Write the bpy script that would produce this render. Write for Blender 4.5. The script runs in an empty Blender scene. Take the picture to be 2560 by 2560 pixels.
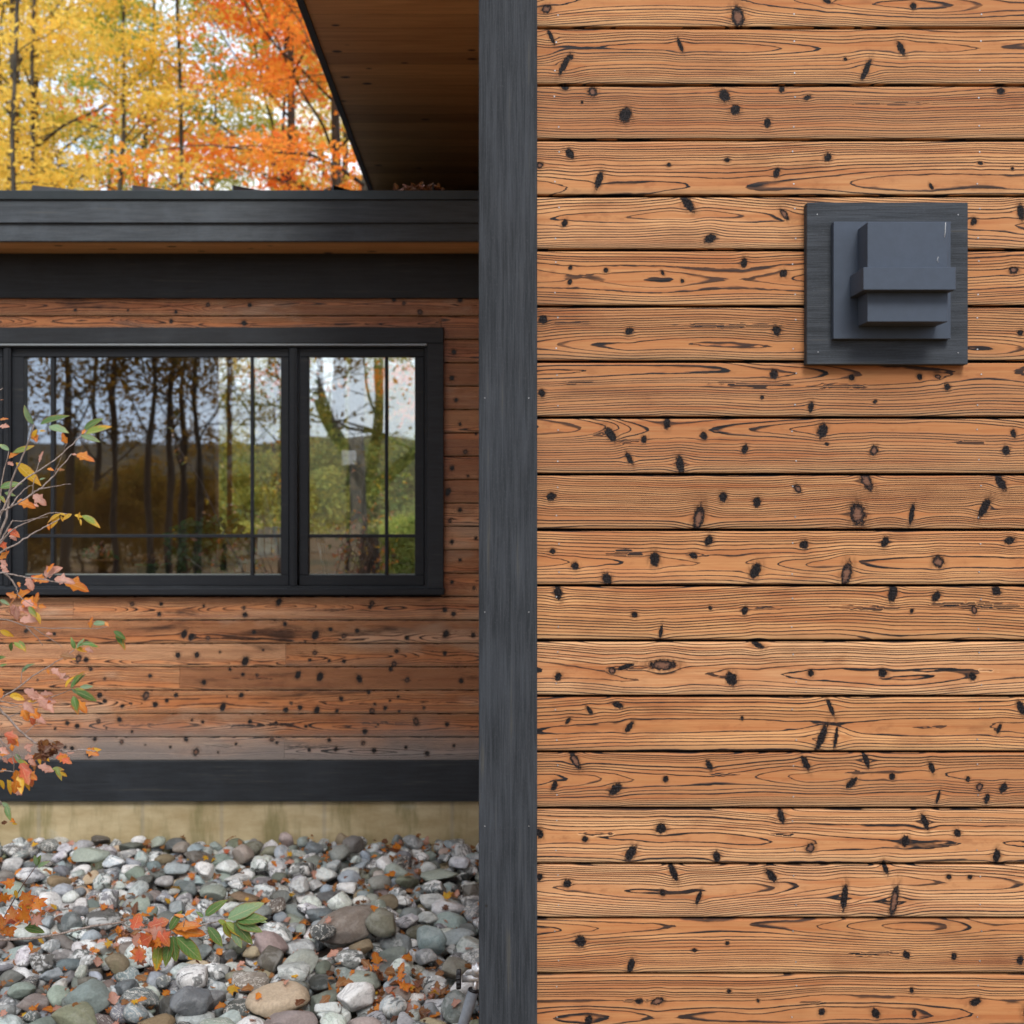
import bpy, math, random
import numpy as np
C = bpy.context.scene.collection
R = math.radians
CAMZ, F, CX, CY = 2.03, 3200.0, 1280.0, 1230.0
YR, YL = 3.2, 7.574                      # distance of the right wing's face and of the recessed wall

def P(px, py, Y):
    return ((px - CX) * Y / F, Y, CAMZ - (py - CY) * Y / F)

# ------------------------------------------------------------------ noise helpers
def n1(x, seed, scale):
    rs = np.random.RandomState(seed)
    tab = rs.rand(4096) * 2 - 1
    t = np.asarray(x, dtype=float) / scale + 1000.3
    i = np.floor(t).astype(int); f = t - i
    f = f * f * (3 - 2 * f)
    return tab[i % 4096] * (1 - f) + tab[(i + 1) % 4096] * f

def n2(x, y, seed, sx, sy):
    rs = np.random.RandomState(seed)
    tab = rs.rand(256, 256) * 2 - 1
    a = np.asarray(x, dtype=float) / sx + 1000.3; b = np.asarray(y, dtype=float) / sy + 1000.7
    i = np.floor(a).astype(int); j = np.floor(b).astype(int)
    u = a - i; v = b - j
    u = u * u * (3 - 2 * u); v = v * v * (3 - 2 * v)
    g = lambda p, q: tab[p % 256, q % 256]
    return (g(i, j) * (1 - u) + g(i + 1, j) * u) * (1 - v) + (g(i, j + 1) * (1 - u) + g(i + 1, j + 1) * u) * v

# ------------------------------------------------------------------ mesh helpers
class MB:
    """collects geometry and links it as one mesh object"""
    def __init__(s):
        s.v = []; s.f = []; s.nv = 0; s.mi = []; s.at = {}; s.sm = []
    def add(s, verts, faces, mat=0, smooth=False, **attrs):
        verts = np.asarray(verts, dtype=float).reshape(-1, 3)
        for k in attrs:
            if k not in s.at:
                w = 1 if np.ndim(attrs[k]) < 2 and not (np.ndim(attrs[k]) == 1 and len(attrs[k]) in (3, 4) and len(verts) != len(attrs[k])) else np.shape(attrs[k])[-1]
                s.at[k] = [w, []]
                if s.nv: s.at[k][1].append(np.zeros((s.nv, w)))
        for k, (w, lst) in s.at.items():
            a = attrs.get(k, 0.0)
            a = np.asarray(a, dtype=float)
            if w == 1:
                lst.append(np.broadcast_to(a.reshape(-1, 1) if a.ndim else a, (len(verts), 1)).copy())
            else:
                lst.append(np.broadcast_to(a, (len(verts), w)).copy())
        s.v.append(verts)
        base = s.nv
        if isinstance(faces, np.ndarray):
            s.f.append(faces + base); n = len(faces)
        else:
            by = {}
            for q in faces: by.setdefault(len(q), []).append(q)
            n = 0
            for L in by:
                s.f.append(np.array(by[L], dtype=int) + base); n += len(by[L])
        s.mi += [mat] * n; s.sm += [smooth] * n
        s.nv += len(verts)
    def box(s, x0, x1, y0, y1, z0, z1, mat=0, bev=0.0, **kw):
        x0, x1 = min(x0, x1), max(x0, x1); y0, y1 = min(y0, y1), max(y0, y1); z0, z1 = min(z0, z1), max(z0, z1)
        b = min(bev, (x1 - x0) * .45, (y1 - y0) * .45, (z1 - z0) * .45)
        if b <= 0:
            v = [(x, y, z) for z in (z0, z1) for y in (y0, y1) for x in (x0, x1)]
            s.add(v, [(0, 2, 3, 1), (4, 5, 7, 6), (0, 1, 5, 4), (2, 6, 7, 3), (0, 4, 6, 2), (1, 3, 7, 5)], mat, **kw)
            return
        v = []; idx = {}
        for sx in (0, 1):
            for sy in (0, 1):
                for sz in (0, 1):
                    X, Y, Z = (x0, x1)[sx], (y0, y1)[sy], (z0, z1)[sz]
                    dx, dy, dz = (b, -b)[sx], (b, -b)[sy], (b, -b)[sz]
                    for ax, p in enumerate(((X, Y + dy, Z + dz), (X + dx, Y, Z + dz), (X + dx, Y + dy, Z))):
                        idx[(sx, sy, sz, ax)] = len(v); v.append(p)
        f = []
        for sgn in (0, 1):
            q = [idx[(sgn, a, c, 0)] for a, c in ((0, 0), (0, 1), (1, 1), (1, 0))]; f.append(q if sgn == 0 else q[::-1])
            q = [idx[(a, sgn, c, 1)] for a, c in ((0, 0), (1, 0), (1, 1), (0, 1))]; f.append(q if sgn == 0 else q[::-1])
            q = [idx[(a, c, sgn, 2)] for a, c in ((0, 0), (0, 1), (1, 1), (1, 0))]; f.append(q if sgn == 0 else q[::-1])
        for a in (0, 1):
            for c in (0, 1):
                f.append([idx[(a, c, 0, 0)], idx[(a, c, 1, 0)], idx[(a, c, 1, 1)], idx[(a, c, 0, 1)]][::(1 if a == c else -1)])
                f.append([idx[(a, 0, c, 0)], idx[(a, 1, c, 0)], idx[(a, 1, c, 2)], idx[(a, 0, c, 2)]][::(-1 if a == c else 1)])
                f.append([idx[(0, a, c, 1)], idx[(1, a, c, 1)], idx[(1, a, c, 2)], idx[(0, a, c, 2)]][::(1 if a == c else -1)])
                for e in (0, 1):
                    t = [idx[(a, c, e, 0)], idx[(a, c, e, 1)], idx[(a, c, e, 2)]]
                    f.append(t if (a + c + e) % 2 else t[::-1])
        s.add(v, f, mat, **kw)
    def pbox(s, px0, py0, px1, py1, Y, d, mat=0, bev=0.0, **kw):
        """box whose front face shows at these photo pixels when it stands at distance Y"""
        a = P(px0, py0, Y); b = P(px1, py1, Y)
        s.box(a[0], b[0], Y, Y + d, b[2], a[2], mat, bev, **kw)
    def tube(s, pts, rad, sides=8, mat=0, cap=True, **kw):
        pts = np.array(pts, dtype=float); n = len(pts)
        rad = np.broadcast_to(np.asarray(rad, dtype=float), (n,))
        t = np.gradient(pts, axis=0); t /= np.linalg.norm(t, axis=1)[:, None] + 1e-9
        up = np.array([0, 0, 1.0]) if abs(t[0][2]) < .9 else np.array([1.0, 0, 0])
        vs = []
        a = np.cross(t[0], up); a /= np.linalg.norm(a)
        for i in range(n):
            a = a - t[i] * np.dot(a, t[i]); a /= np.linalg.norm(a) + 1e-9
            b = np.cross(t[i], a)
            th = np.arange(sides) * 2 * math.pi / sides
            vs.append(pts[i] + rad[i] * (np.cos(th)[:, None] * a + np.sin(th)[:, None] * b))
        v = np.concatenate(vs); f = []
        for i in range(n - 1):
            for k in range(sides):
                k2 = (k + 1) % sides
                f.append((i * sides + k, i * sides + k2, (i + 1) * sides + k2, (i + 1) * sides + k))
        if cap:
            f.append(tuple(range(sides))[::-1]); f.append(tuple((n - 1) * sides + k for k in range(sides)))
        s.add(v, f, mat, smooth=True, **kw)
    def build(s, name, mats, parent=None):
        me = bpy.data.meshes.new(name)
        V = np.concatenate(s.v).astype(np.float32)
        loops = np.concatenate([q.reshape(-1) for q in s.f]).astype(np.int32)
        tot = np.concatenate([np.full(len(q), q.shape[1]) for q in s.f]).astype(np.int32)
        st = np.concatenate([[0], np.cumsum(tot)[:-1]]).astype(np.int32)
        me.vertices.add(len(V)); me.vertices.foreach_set('co', V.reshape(-1))
        me.loops.add(len(loops)); me.loops.foreach_set('vertex_index', loops)
        me.polygons.add(len(tot)); me.polygons.foreach_set('loop_start', st)
        me.polygons.foreach_set('material_index', np.array(s.mi, dtype=np.int32))
        me.polygons.foreach_set('use_smooth', np.array(s.sm, dtype=bool))
        me.update(calc_edges=True)
        for k, (w, lst) in s.at.items():
            a = np.concatenate(lst).astype(np.float32)
            if w == 1:
                at = me.attributes.new(k, 'FLOAT', 'POINT'); at.data.foreach_set('value', a.reshape(-1))
            elif w == 3:
                at = me.attributes.new(k, 'FLOAT_VECTOR', 'POINT'); at.data.foreach_set('vector', a.reshape(-1))
        for m in (mats if isinstance(mats, (list, tuple)) else [mats]): me.materials.append(m)
        me.validate()
        o = bpy.data.objects.new(name, me); C.objects.link(o)
        if parent is not None:
            o.parent = parent
            o.location = -world_loc(parent)
        return o

from mathutils import Vector
def world_loc(o):
    v = Vector((0, 0, 0))
    while o is not None:
        v += o.location; o = o.parent
    return v

def tag(o, label=None, cat=None, group=None, kind=None):
    if label: o['label'] = label
    if cat: o['category'] = cat
    if group: o['group'] = group
    if kind: o['kind'] = kind
    return o

def empty(name, loc, label, cat, group=None):
    o = bpy.data.objects.new(name, None); C.objects.link(o); o.location = loc
    o.empty_display_size = .1
    return tag(o, label, cat, group)

# ------------------------------------------------------------------ node helpers
class NT:
    def __init__(s, name):
        s.m = bpy.data.materials.new(name); s.m.use_nodes = True
        s.t = s.m.node_tree; s.t.nodes.clear()
        s.out = s.t.nodes.new('ShaderNodeOutputMaterial')
    def put(s, sock, v):
        if v is None: return
        if isinstance(v, bpy.types.NodeSocket): s.t.links.new(v, sock)
        elif sock.type == 'RGBA' and isinstance(v, (tuple, list)) and len(v) == 3: sock.default_value = (*v, 1)
        else: sock.default_value = v
    def n(s, ty, ins=None, **props):
        nd = s.t.nodes.new(ty)
        for k, v in props.items(): setattr(nd, k, v)
        for k, v in (ins or {}).items(): s.put(nd.inputs[k], v)
        return nd
    def attr(s, name, out='Fac'): return s.n('ShaderNodeAttribute', attribute_name=name).outputs[out]
    def mth(s, op, a, b=None, c=None, clamp=False):
        nd = s.n('ShaderNodeMath', operation=op, use_clamp=clamp)
        for i, v in enumerate((a, b, c)):
            if v is not None: s.put(nd.inputs[i], v)
        return nd.outputs[0]
    def mix(s, f, a, b, mode='MIX'):
        nd = s.n('ShaderNodeMix', data_type='RGBA', blend_type=mode)
        s.put(nd.inputs[0], f); s.put(nd.inputs[6], a); s.put(nd.inputs[7], b)
        return nd.outputs[2]
    def mr(s, v, a, b, c=0.0, d=1.0, smooth=True):
        nd = s.n('ShaderNodeMapRange', interpolation_type='SMOOTHSTEP' if smooth else 'LINEAR')
        for i, q in enumerate((v, a, b, c, d)): s.put(nd.inputs[i], q)
        return nd.outputs[0]
    def pos(s): return s.n('ShaderNodeNewGeometry').outputs['Position']
    def obj(s): return s.n('ShaderNodeTexCoord').outputs['Object']
    def mapv(s, v, scale=(1, 1, 1), loc=(0, 0, 0)):
        return s.n('ShaderNodeMapping', {0: v, 1: loc, 3: scale}).outputs[0]
    def noise(s, v, scale=1.0, detail=3.0, rough=.5, dist=0.0, col=False):
        nd = s.n('ShaderNodeTexNoise', {'Vector': v, 'Scale': scale, 'Detail': detail, 'Roughness': rough, 'Distortion': dist})
        return nd.outputs[1 if col else 0]
    def vor(s, v, scale=1.0, feat='F1', out=0):
        return s.n('ShaderNodeTexVoronoi', {'Vector': v, 'Scale': scale}, feature=feat).outputs[out]
    def ramp(s, f, stops):
        nd = s.n('ShaderNodeValToRGB', {0: f}); e = nd.color_ramp.elements
        while len(e) < len(stops): e.new(.5)
        for q, (p, c) in zip(e, stops): q.position = p; q.color = (*c, 1)
        return nd.outputs[0]
    def bump(s, h, strength=.3, dist=.01):
        return s.n('ShaderNodeBump', {'Height': h, 'Strength': strength, 'Distance': dist}).outputs[0]
    def done(s, col, rough=.6, normal=None, spec=.5, metal=0.0, **kw):
        b = s.n('ShaderNodeBsdfPrincipled', {'Base Color': col, 'Roughness': rough, 'Metallic': metal, 'Specular IOR Level': spec})
        for k, v in kw.items(): s.put(b.inputs[k.replace('_', ' ')], v)
        if normal is not None: s.put(b.inputs['Normal'], normal)
        s.t.links.new(b.outputs[0], s.out.inputs[0]); return s.m

def siding_mat(name, light, mid, red, gloss, darken, weather=False, specl=.10, lw=1.0):
    m = NT(name)
    ring, knot, tone, vp = m.attr('ring'), m.attr('knot'), m.attr('tone'), m.attr('vpos')
    kl = m.attr('pale'); gr = m.attr('grad')
    p = m.obj()
    sv = m.mapv(p, (1, 1, 1))
    fine = m.noise(m.mapv(p, (9, 60, 420)), 1, 4, .6)
    med = m.noise(m.mapv(p, (2.2, 3, 26)), 1, 4, .55)
    big = m.noise(m.mapv(p, (1.6, 1, 5)), 1, 3, .6)
    spk = m.noise(m.mapv(p, (160, 160, 160)), 1, 2, .6)
    ringw = m.mth('ADD', ring, m.mth('MULTIPLY', m.mth('SUBTRACT', m.noise(m.mapv(p, (30, 30, 160)), 1, 2), .5), .22))
    t = m.mth('FRACT', ringw)
    per = m.n('ShaderNodeTexWhiteNoise', {'W': m.mth('FLOOR', ringw)}, noise_dimensions='1D').outputs[0]
    # thin dark latewood edge of near constant width, swelling into black blades only here and there
    wid = m.mth('MULTIPLY', gr, m.mth('ADD', .0012 * lw, m.mth('MULTIPLY', per, .0016 * lw)))
    blade = m.mr(m.noise(m.mapv(p, (5, 1, 22), (7, 0, 3)), 1, 3, .5), .46, .58)
    wid = m.mth('ADD', m.mth('MINIMUM', wid, .34), m.mth('MULTIPLY', blade, m.mth('MULTIPLY', .20, m.mr(gr, 110, 30))))
    th = m.mth('SUBTRACT', .97, wid)
    line = m.mr(t, m.mth('SUBTRACT', th, m.mth('MULTIPLY', wid, .45)), m.mth('ADD', th, m.mth('MULTIPLY', wid, .35)))
    line = m.mth('MULTIPLY', line, m.mr(t, m.mth('SUBTRACT', 1, m.mth('MULTIPLY', wid, .14)), 1.0, 1.0, 0.0))
    # strength of each ring's charring, broken up along the board
    brk = m.noise(m.mapv(p, (4, 10, 60)), 1, 3, .6)
    stg = m.mth('MULTIPLY', m.mr(brk, .22, .5, .6, 1.0), m.mth('ADD', .8, m.mth('MULTIPLY', per, .4)))
    lineF = m.mth('MULTIPLY', line, stg, clamp=True)
    c = m.mix(m.mr(med, .3, .7), mid, light)
    c = m.mix(m.mth('MULTIPLY', m.mr(big, .45, .75), .65), c, red)
    c = m.mix(m.mth('MULTIPLY', m.mr(tone, .30, .95), .85), c, (mid[0] * .80, mid[1] * .82, mid[2] * .92))
    c = m.mix(m.mth('MULTIPLY', m.mr(tone, .35, 0.0), .55), c, (min(1, light[0] * 1.08), light[1] * 1.22, light[2] * 1.5))
    smo = m.noise(m.mapv(p, (3.5, 1, 7), (1, 0, 8)), 1, 4, .6)
    c = m.mix(m.mr(smo, .54, .76, 0, .62), c, (.20, .075, .032))
    # flat sawn heart of the board is browner than the tight straight grain beside it
    hw = m.mth('MULTIPLY', m.mr(gr, 125, 40), m.mr(med, .25, .6, .35, .9))
    c = m.mix(m.mth('MULTIPLY', hw, .75), c, (mid[0] * .92, mid[1] * .80, mid[2] * .70))
    stk = m.noise(m.mapv(p, (1.3, 3, 75), (9, 2, 4)), 1, 4, .65)
    c = m.mix(m.mr(stk, .46, .70, 0, .62), c, (red[0] * .74, red[1] * .62, red[2] * .55))
    blo = m.noise(m.mapv(p, (14, 3, 30), (2, 2, 7)), 1, 4, .7)
    c = m.mix(m.mth('MULTIPLY', m.mr(blo, .52, .70, 0, .55), hw), c, (.22, .085, .04))
    # earlywood gets redder toward the next dark band
    c = m.mix(m.mth('MULTIPLY', m.mr(t, .1, .75), .32), c, red)
    c = m.mix(m.mr(fine, .35, .75, 0, .34), c, (red[0] * .6, red[1] * .5, red[2] * .5))
    c = m.mix(m.mth('MULTIPLY', m.mr(spk, .66, .8), .4), c, (.08, .04, .02))
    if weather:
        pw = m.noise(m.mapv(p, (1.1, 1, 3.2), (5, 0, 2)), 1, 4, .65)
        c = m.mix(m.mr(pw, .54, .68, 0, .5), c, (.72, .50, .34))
    # greyish green weathering on lower lip
    c = m.mix(m.mth('MULTIPLY', m.mr(vp, .16, 0.0), .38), c, (.27, .22, .13))
    char = m.mix(m.mr(fine, .3, .7), (.010, .009, .010), (.03, .028, .03))
    soft = (.055, .022, .012)
    linecol = m.mix(m.mr(stg, .4, .9), soft, char)
    c = m.mix(lineF, c, linecol)
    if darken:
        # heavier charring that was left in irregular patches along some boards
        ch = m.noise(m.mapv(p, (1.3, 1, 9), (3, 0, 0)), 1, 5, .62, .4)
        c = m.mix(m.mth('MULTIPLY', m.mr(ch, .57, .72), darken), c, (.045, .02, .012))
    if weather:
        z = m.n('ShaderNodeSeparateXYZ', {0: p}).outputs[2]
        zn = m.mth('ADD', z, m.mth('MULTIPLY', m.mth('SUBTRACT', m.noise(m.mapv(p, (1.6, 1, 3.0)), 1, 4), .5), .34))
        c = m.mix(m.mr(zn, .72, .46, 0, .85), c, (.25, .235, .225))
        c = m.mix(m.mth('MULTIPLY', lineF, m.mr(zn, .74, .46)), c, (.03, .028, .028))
    # knots
    kn = m.mth('ADD', knot, m.mth('MULTIPLY', m.mth('SUBTRACT', m.noise(m.mapv(p, (120, 120, 120)), 1, 4, .75), .5), 1.5))
    halo = m.mr(knot, -1.1, .1, 0, .62)
    halo = m.mth('MULTIPLY', halo, m.mr(m.noise(m.mapv(p, (110, 50, 60)), 1, 3), .3, .65))
    c = m.mix(halo, c, (.10, .045, .022))
    kmask = m.mr(kn, -.12, .2)
    kcol = m.mix(m.mr(m.noise(m.mapv(p, (260, 260, 260)), 1, 2), .4, .7), (.006, .005, .006), (.03, .025, .025))
    kcol = m.mix(m.mth('MULTIPLY', m.mr(kn, .3, .75), kl), kcol, (.17, .085, .055))
    c = m.mix(kmask, c, kcol)
    h = m.mth('SUBTRACT', m.mth('MULTIPLY', lineF, .55), m.mth('MULTIPLY', kmask, .9))
    h = m.mth('ADD', h, m.mth('MULTIPLY', fine, .35))
    rough = m.mth('SUBTRACT', gloss, m.mth('MULTIPLY', lineF, .12))
    return m.done(c, rough, m.bump(h, .55, .0022), specl)

def stain_mat(name, a, b, axis='z', rough=.6, grain=1.0, mott=.35, spec=.4):
    """black-stained sawn timber; grain runs along the named axis"""
    m = NT(name); p = m.pos()
    g = {'z': (330, 330, 9), 'x': (9, 330, 330)}[axis]
    g2 = {'z': (60, 60, 3), 'x': (3, 60, 60)}[axis]
    f = m.noise(m.mapv(p, g), 1, 4, .65)
    f2 = m.noise(m.mapv(p, g2), 1, 4, .6)
    f3 = m.noise(m.mapv(p, (3.2, 3.2, 3.2)), 1, 5, .6)
    k = m.mth('ADD', m.mth('MULTIPLY', f, .55), m.mth('MULTIPLY', f2, .45))
    c = m.mix(m.mr(k, .36, .64), a, b)
    ws = m.noise(m.mapv(p, (700, 700, 120) if axis == 'z' else (120, 700, 700)), 1, 2, .8)
    c = m.mix(m.mr(ws, .56, .74, 0, .7), c, (b[0] * 1.9, b[1] * 1.85, b[2] * 1.8))
    c = m.mix(m.mth('MULTIPLY', m.mr(f3, .45, .7), mott), c, (b[0] * 1.35, b[1] * 1.38, b[2] * 1.4))
    c = m.mix(m.mr(f2, .62, .72, 0, .25), c, (.10, .085, .05))
    dots = m.vor(m.mapv(p, (1, 1, 1)), 7.0)
    c = m.mix(m.mr(dots, .035, .02), c, (.02, .018, .018))
    return m.done(c, m.mth('ADD', rough, m.mth('MULTIPLY', f3, .15)), m.bump(k, .5 * grain, .002), spec)
# ================================================================== materials
M = {}
M['honey'] = siding_mat('charred_cedar_honey', (.71, .390, .175), (.47, .235, .100), (.44, .160, .062), .62, .26, lw=1.08)
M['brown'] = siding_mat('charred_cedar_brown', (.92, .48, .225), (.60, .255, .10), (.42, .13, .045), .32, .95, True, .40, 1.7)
M['post'] = stain_mat('slate_stained_timber', (.014, .017, .021), (.040, .045, .053), 'z', .65, 1.9, .3, .25)
M['trim'] = stain_mat('black_stained_timber', (.009, .011, .014), (.022, .026, .032), 'x', .42, .8, .5, .4)
M['sash'] = stain_mat('black_painted_sash', (.008, .010, .014), (.014, .017, .022), 'x', .42, .15, .1, .35)
M['board'] = stain_mat('slate_stained_block', (.015, .019, .024), (.042, .049, .060), 'x', .6, 2.0, .3, .3)
M['gap'] = stain_mat('dark_building_paper', (.006, .005, .005), (.010, .008, .007), 'x', .9, .1, .0, .1)

def simple(name, col, rough=.5, metal=0., var=.15, scale=12, bumpy=.0, spec=.5):
    m = NT(name); p = m.obj()
    n = m.noise(p, scale, 4, .6)
    c = m.mix(m.mr(n, .3, .7), tuple(q * (1 - var) for q in col), tuple(min(1, q * (1 + var)) for q in col))
    return m.done(c, rough, m.bump(n, bumpy, .004) if bumpy else None, spec, metal)

M['lampmetal'] = simple('slate_powder_coat', (.046, .061, .088), .5, 0., .05, 40, .05, .3)
M['roofmetal'] = simple('dark_standing_seam_metal', (.05, .06, .065), .35, .6, .1, 6)
M['nail'] = simple('galvanised_nail', (.40, .40, .41), .4, .6, .4, 400)
M['scuff'] = simple('bare_scuff', (.55, .55, .55), .6)

def soffit_mat():
    m = NT('cedar_soffit_boards'); p = m.pos()
    s = m.n('ShaderNodeSeparateXYZ', {0: p})
    bi = m.mth('FLOOR', m.mth('DIVIDE', s.outputs[1], .19))
    rnd = m.n('ShaderNodeTexWhiteNoise', {'W': bi}, noise_dimensions='1D').outputs[0]
    t = m.mth('FRACT', m.mth('DIVIDE', s.outputs[1], .19))
    v = m.mapv(p, (2.2, 30, 30))
    n = m.noise(v, 1, 4, .6, .6)
    c = m.mix(m.mr(n, .3, .7), (.64, .32, .12), (.85, .47, .19))
    c = m.mix(m.mth('MULTIPLY', rnd, .6), c, (.22, .09, .036))
    k = m.vor(m.mapv(p, (3.4, 5.5, 1)), 1.0)
    c = m.mix(m.mr(k, .12, .07), c, (.03, .012, .006))
    c = m.mix(m.mr(t, .025, .0), c, (.02, .01, .005))
    return m.done(c, .5, m.bump(m.mth('ADD', m.mr(t, 0, .03), m.mth('MULTIPLY', n, .2)), .5, .004))
M['soffit'] = soffit_mat()

def concrete_mat():
    m = NT('tan_stained_concrete'); p = m.pos()
    a = m.noise(m.mapv(p, (2.0, 2, 5)), 1, 5, .65)
    b = m.noise(m.mapv(p, (70, 70, 70)), 1, 3, .7)
    d = m.noise(m.mapv(p, (9, 9, 2.0)), 1, 4, .6)
    c = m.mix(m.mr(a, .3, .7), (.34, .26, .135), (.52, .43, .27))
    c = m.mix(m.mr(d, .45, .7, 0, .8), c, (.19, .17, .075))
    c = m.mix(m.mr(a, .58, .72, 0, .5), c, (.42, .42, .38))
    c = m.mix(m.mr(b, .62, .75, 0, .5), c, (.16, .13, .09))
    x = m.n('ShaderNodeSeparateXYZ', {0: p}).outputs[0]
    for px in (95, 355, 553, 810, 1130):
        xx = P(px, 0, YL)[0]
        dd = m.mth('ABSOLUTE', m.mth('SUBTRACT', m.mth('ADD', x, m.mth('MULTIPLY', m.mth('SUBTRACT', b, .5), .02)), xx))
        c = m.mix(m.mr(dd, .018, .004, 0, .35), c, (.24, .23, .20))
    return m.done(c, .85, m.bump(m.mth('ADD', a, m.mth('MULTIPLY', b, .5)), .4, .006), .3)
M['concrete'] = concrete_mat()

def glass_mat():
    m = NT('coated_window_glass')
    p = m.pos()
    nb = m.bump(m.noise(m.mapv(p, (2.2, 1, 1.4)), 1, 2, .4), .10, .012)
    gl = m.n('ShaderNodeBsdfGlossy', {'Color': (.93, .97, 1.0, 1), 'Roughness': .004, 'Normal': nb})
    tr = m.n('ShaderNodeBsdfTransparent', {'Color': (.93, .95, .92, 1)})
    fr = m.n('ShaderNodeFresnel', {'IOR': 1.5}).outputs[0]
    mx = m.n('ShaderNodeMixShader', {0: m.mth('ADD', fr, .20, clamp=True)})
    m.t.links.new(tr.outputs[0], mx.inputs[1]); m.t.links.new(gl.outputs[0], mx.inputs[2])
    m.t.links.new(mx.outputs[0], m.out.inputs[0])
    return m.m
M['glass'] = glass_mat()

# ================================================================== siding
# knots of the near wall: x, y, rx, ry, lean  (in 1932ths of the picture width)
KN = """1031,17,10,8,0 1392,32,14,17,0 1723,12,8,6,0 1560,2,10,4,0 1040,70,5,16,-25 1065,122,6,18,28 1078,108,5,4,0 1283,85,5,14,-20 1700,92,7,14,-25
1634,132,7,18,22 1595,112,4,3,0 1118,173,10,9,0 1066,164,10,6,0 1180,217,13,12,0 1367,180,12,11,0 1387,207,10,9,0 1448,232,8,9,0 1475,169,7,5,0 1523,184,8,4,0
1888,172,10,6,0 1098,193,3,3,0 1075,290,8,9,-30 1018,312,10,5,0 1130,340,7,17,18 1262,311,5,4,0 1372,302,6,4,0 1465,326,7,9,20 1562,297,9,8,0 1757,352,4,7,0
1910,318,4,3,0 1850,308,6,3,0 1298,385,10,16,-40 1065,421,7,8,20 1480,404,6,11,-35 1837,418,7,7,0 1340,450,13,7,0 1926,400,8,16,0 1404,496,8,9,0 1478,516,8,7,0
1076,505,5,4,0 1143,510,5,5,0 1075,532,5,5,0 1250,515,4,5,0 1287,530,4,4,0 1912,510,11,7,0 1024,603,9,7,0 1187,625,9,6,0 1465,624,11,9,0 1925,628,6,6,0
1022,742,8,6,0 1460,707,8,9,0 1530,768,6,10,0 1438,750,5,4,0 1607,712,6,5,0 1735,711,7,5,0 1770,711,7,4,0 1651,758,5,4,0 1787,730,8,6,0 1152,820,9,14,-35
1215,829,7,7,0 1327,822,7,8,0 1258,799,8,9,0 1405,847,8,8,0 1187,865,6,12,0 1283,876,10,17,0 1552,813,10,12,0 1649,850,9,9,0 1912,818,7,8,0 1898,850,8,9,0
1560,838,5,3,0 1040,937,10,7,0 1364,938,9,9,0 1428,948,10,10,0 1318,978,11,22,12 1635,908,12,18,-28 1888,911,8,17,-30 1857,958,9,21,28 1505,922,8,8,0 1618,970,16,20,0
1720,970,6,18,0 1337,1020,8,10,0 1085,1068,9,6,15 1235,1055,13,12,0 1308,1048,9,6,0 1145,1092,11,11,0 1517,1028,9,7,0 1425,1077,11,14,25 1670,1022,9,10,0
1770,1060,12,12,0 1597,1083,12,20,12 1905,1020,11,6,-20 1042,1040,7,5,0 1053,1119,10,14,0 1684,1119,9,15,0 1766,1126,9,10,0 1880,1115,9,9,0 1197,1160,7,6,0 1405,1152,8,7,0
1340,1147,4,4,0 1838,1151,7,8,0 1247,1192,4,13,8 1720,1153,4,4,0 1180,1258,22,4,0 1250,1255,30,9,0 1053,1277,8,8,0 1380,1281,11,12,0 1665,1270,10,7,20 1530,1270,8,6,0 1430,1217,14,5,0
1835,1277,8,7,0 1155,1265,7,6,0 1187,1372,6,12,35 1112,1340,6,10,-35 1072,1360,4,7,35 1567,1335,5,18,-22 1550,1392,7,26,22 1577,1392,4,22,8 1400,1355,4,4,0 1165,1330,12,5,0
1885,1375,5,9,20 1926,1335,7,14,-20 1085,1435,8,15,-30 1046,1483,7,9,20 1161,1489,9,13,48 1338,1444,7,11,-30 1256,1470,6,5,0 1520,1440,7,14,-25 1634,1434,7,16,-20 1758,1449,6,12,-20
1607,1477,8,11,45 1683,1465,6,6,0 1826,1470,5,5,0 1848,1485,9,8,0 1893,1487,7,9,30 1770,1504,4,12,15 1862,1507,5,10,15 1247,1563,12,9,-20 1018,1572,9,9,0
1474,1540,7,13,-15 1104,1583,7,6,0 1190,1610,9,17,28 1352,1616,8,9,0 1745,1550,8,14,-20 1529,1600,9,9,20 1806,1571,8,8,0 1708,1587,8,9,0 1880,1615,8,12,10 1270,1645,8,18,-22
1455,1652,8,15,-38 1670,1637,6,12,-20 1070,1667,8,7,0 1250,1685,6,6,0 1318,1694,6,14,18 1593,1693,7,21,6 1687,1700,9,27,10 1830,1655,5,4,0 1790,1655,6,5,0 1018,1655,8,6,0
1095,1776,11,10,0 1190,1822,8,14,15 1372,1780,4,4,0 1710,1801,7,7,0 1800,1805,7,6,0 1925,1812,7,8,0 1310,1793,6,4,0 1240,1889,13,6,0 1205,1889,9,5,0 1550,1909,8,7,0 1652,1912,8,10,0
1720,1868,5,5,0 1840,1890,12,6,-25 1375,1870,5,4,0 1430,1888,4,4,0 1725,1912,5,6,0 1110,1925,9,9,0 1940,1915,10,14,0"""
KNOTS = [tuple(float(q) for q in w.split(',')) for w in KN.split()]
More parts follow.
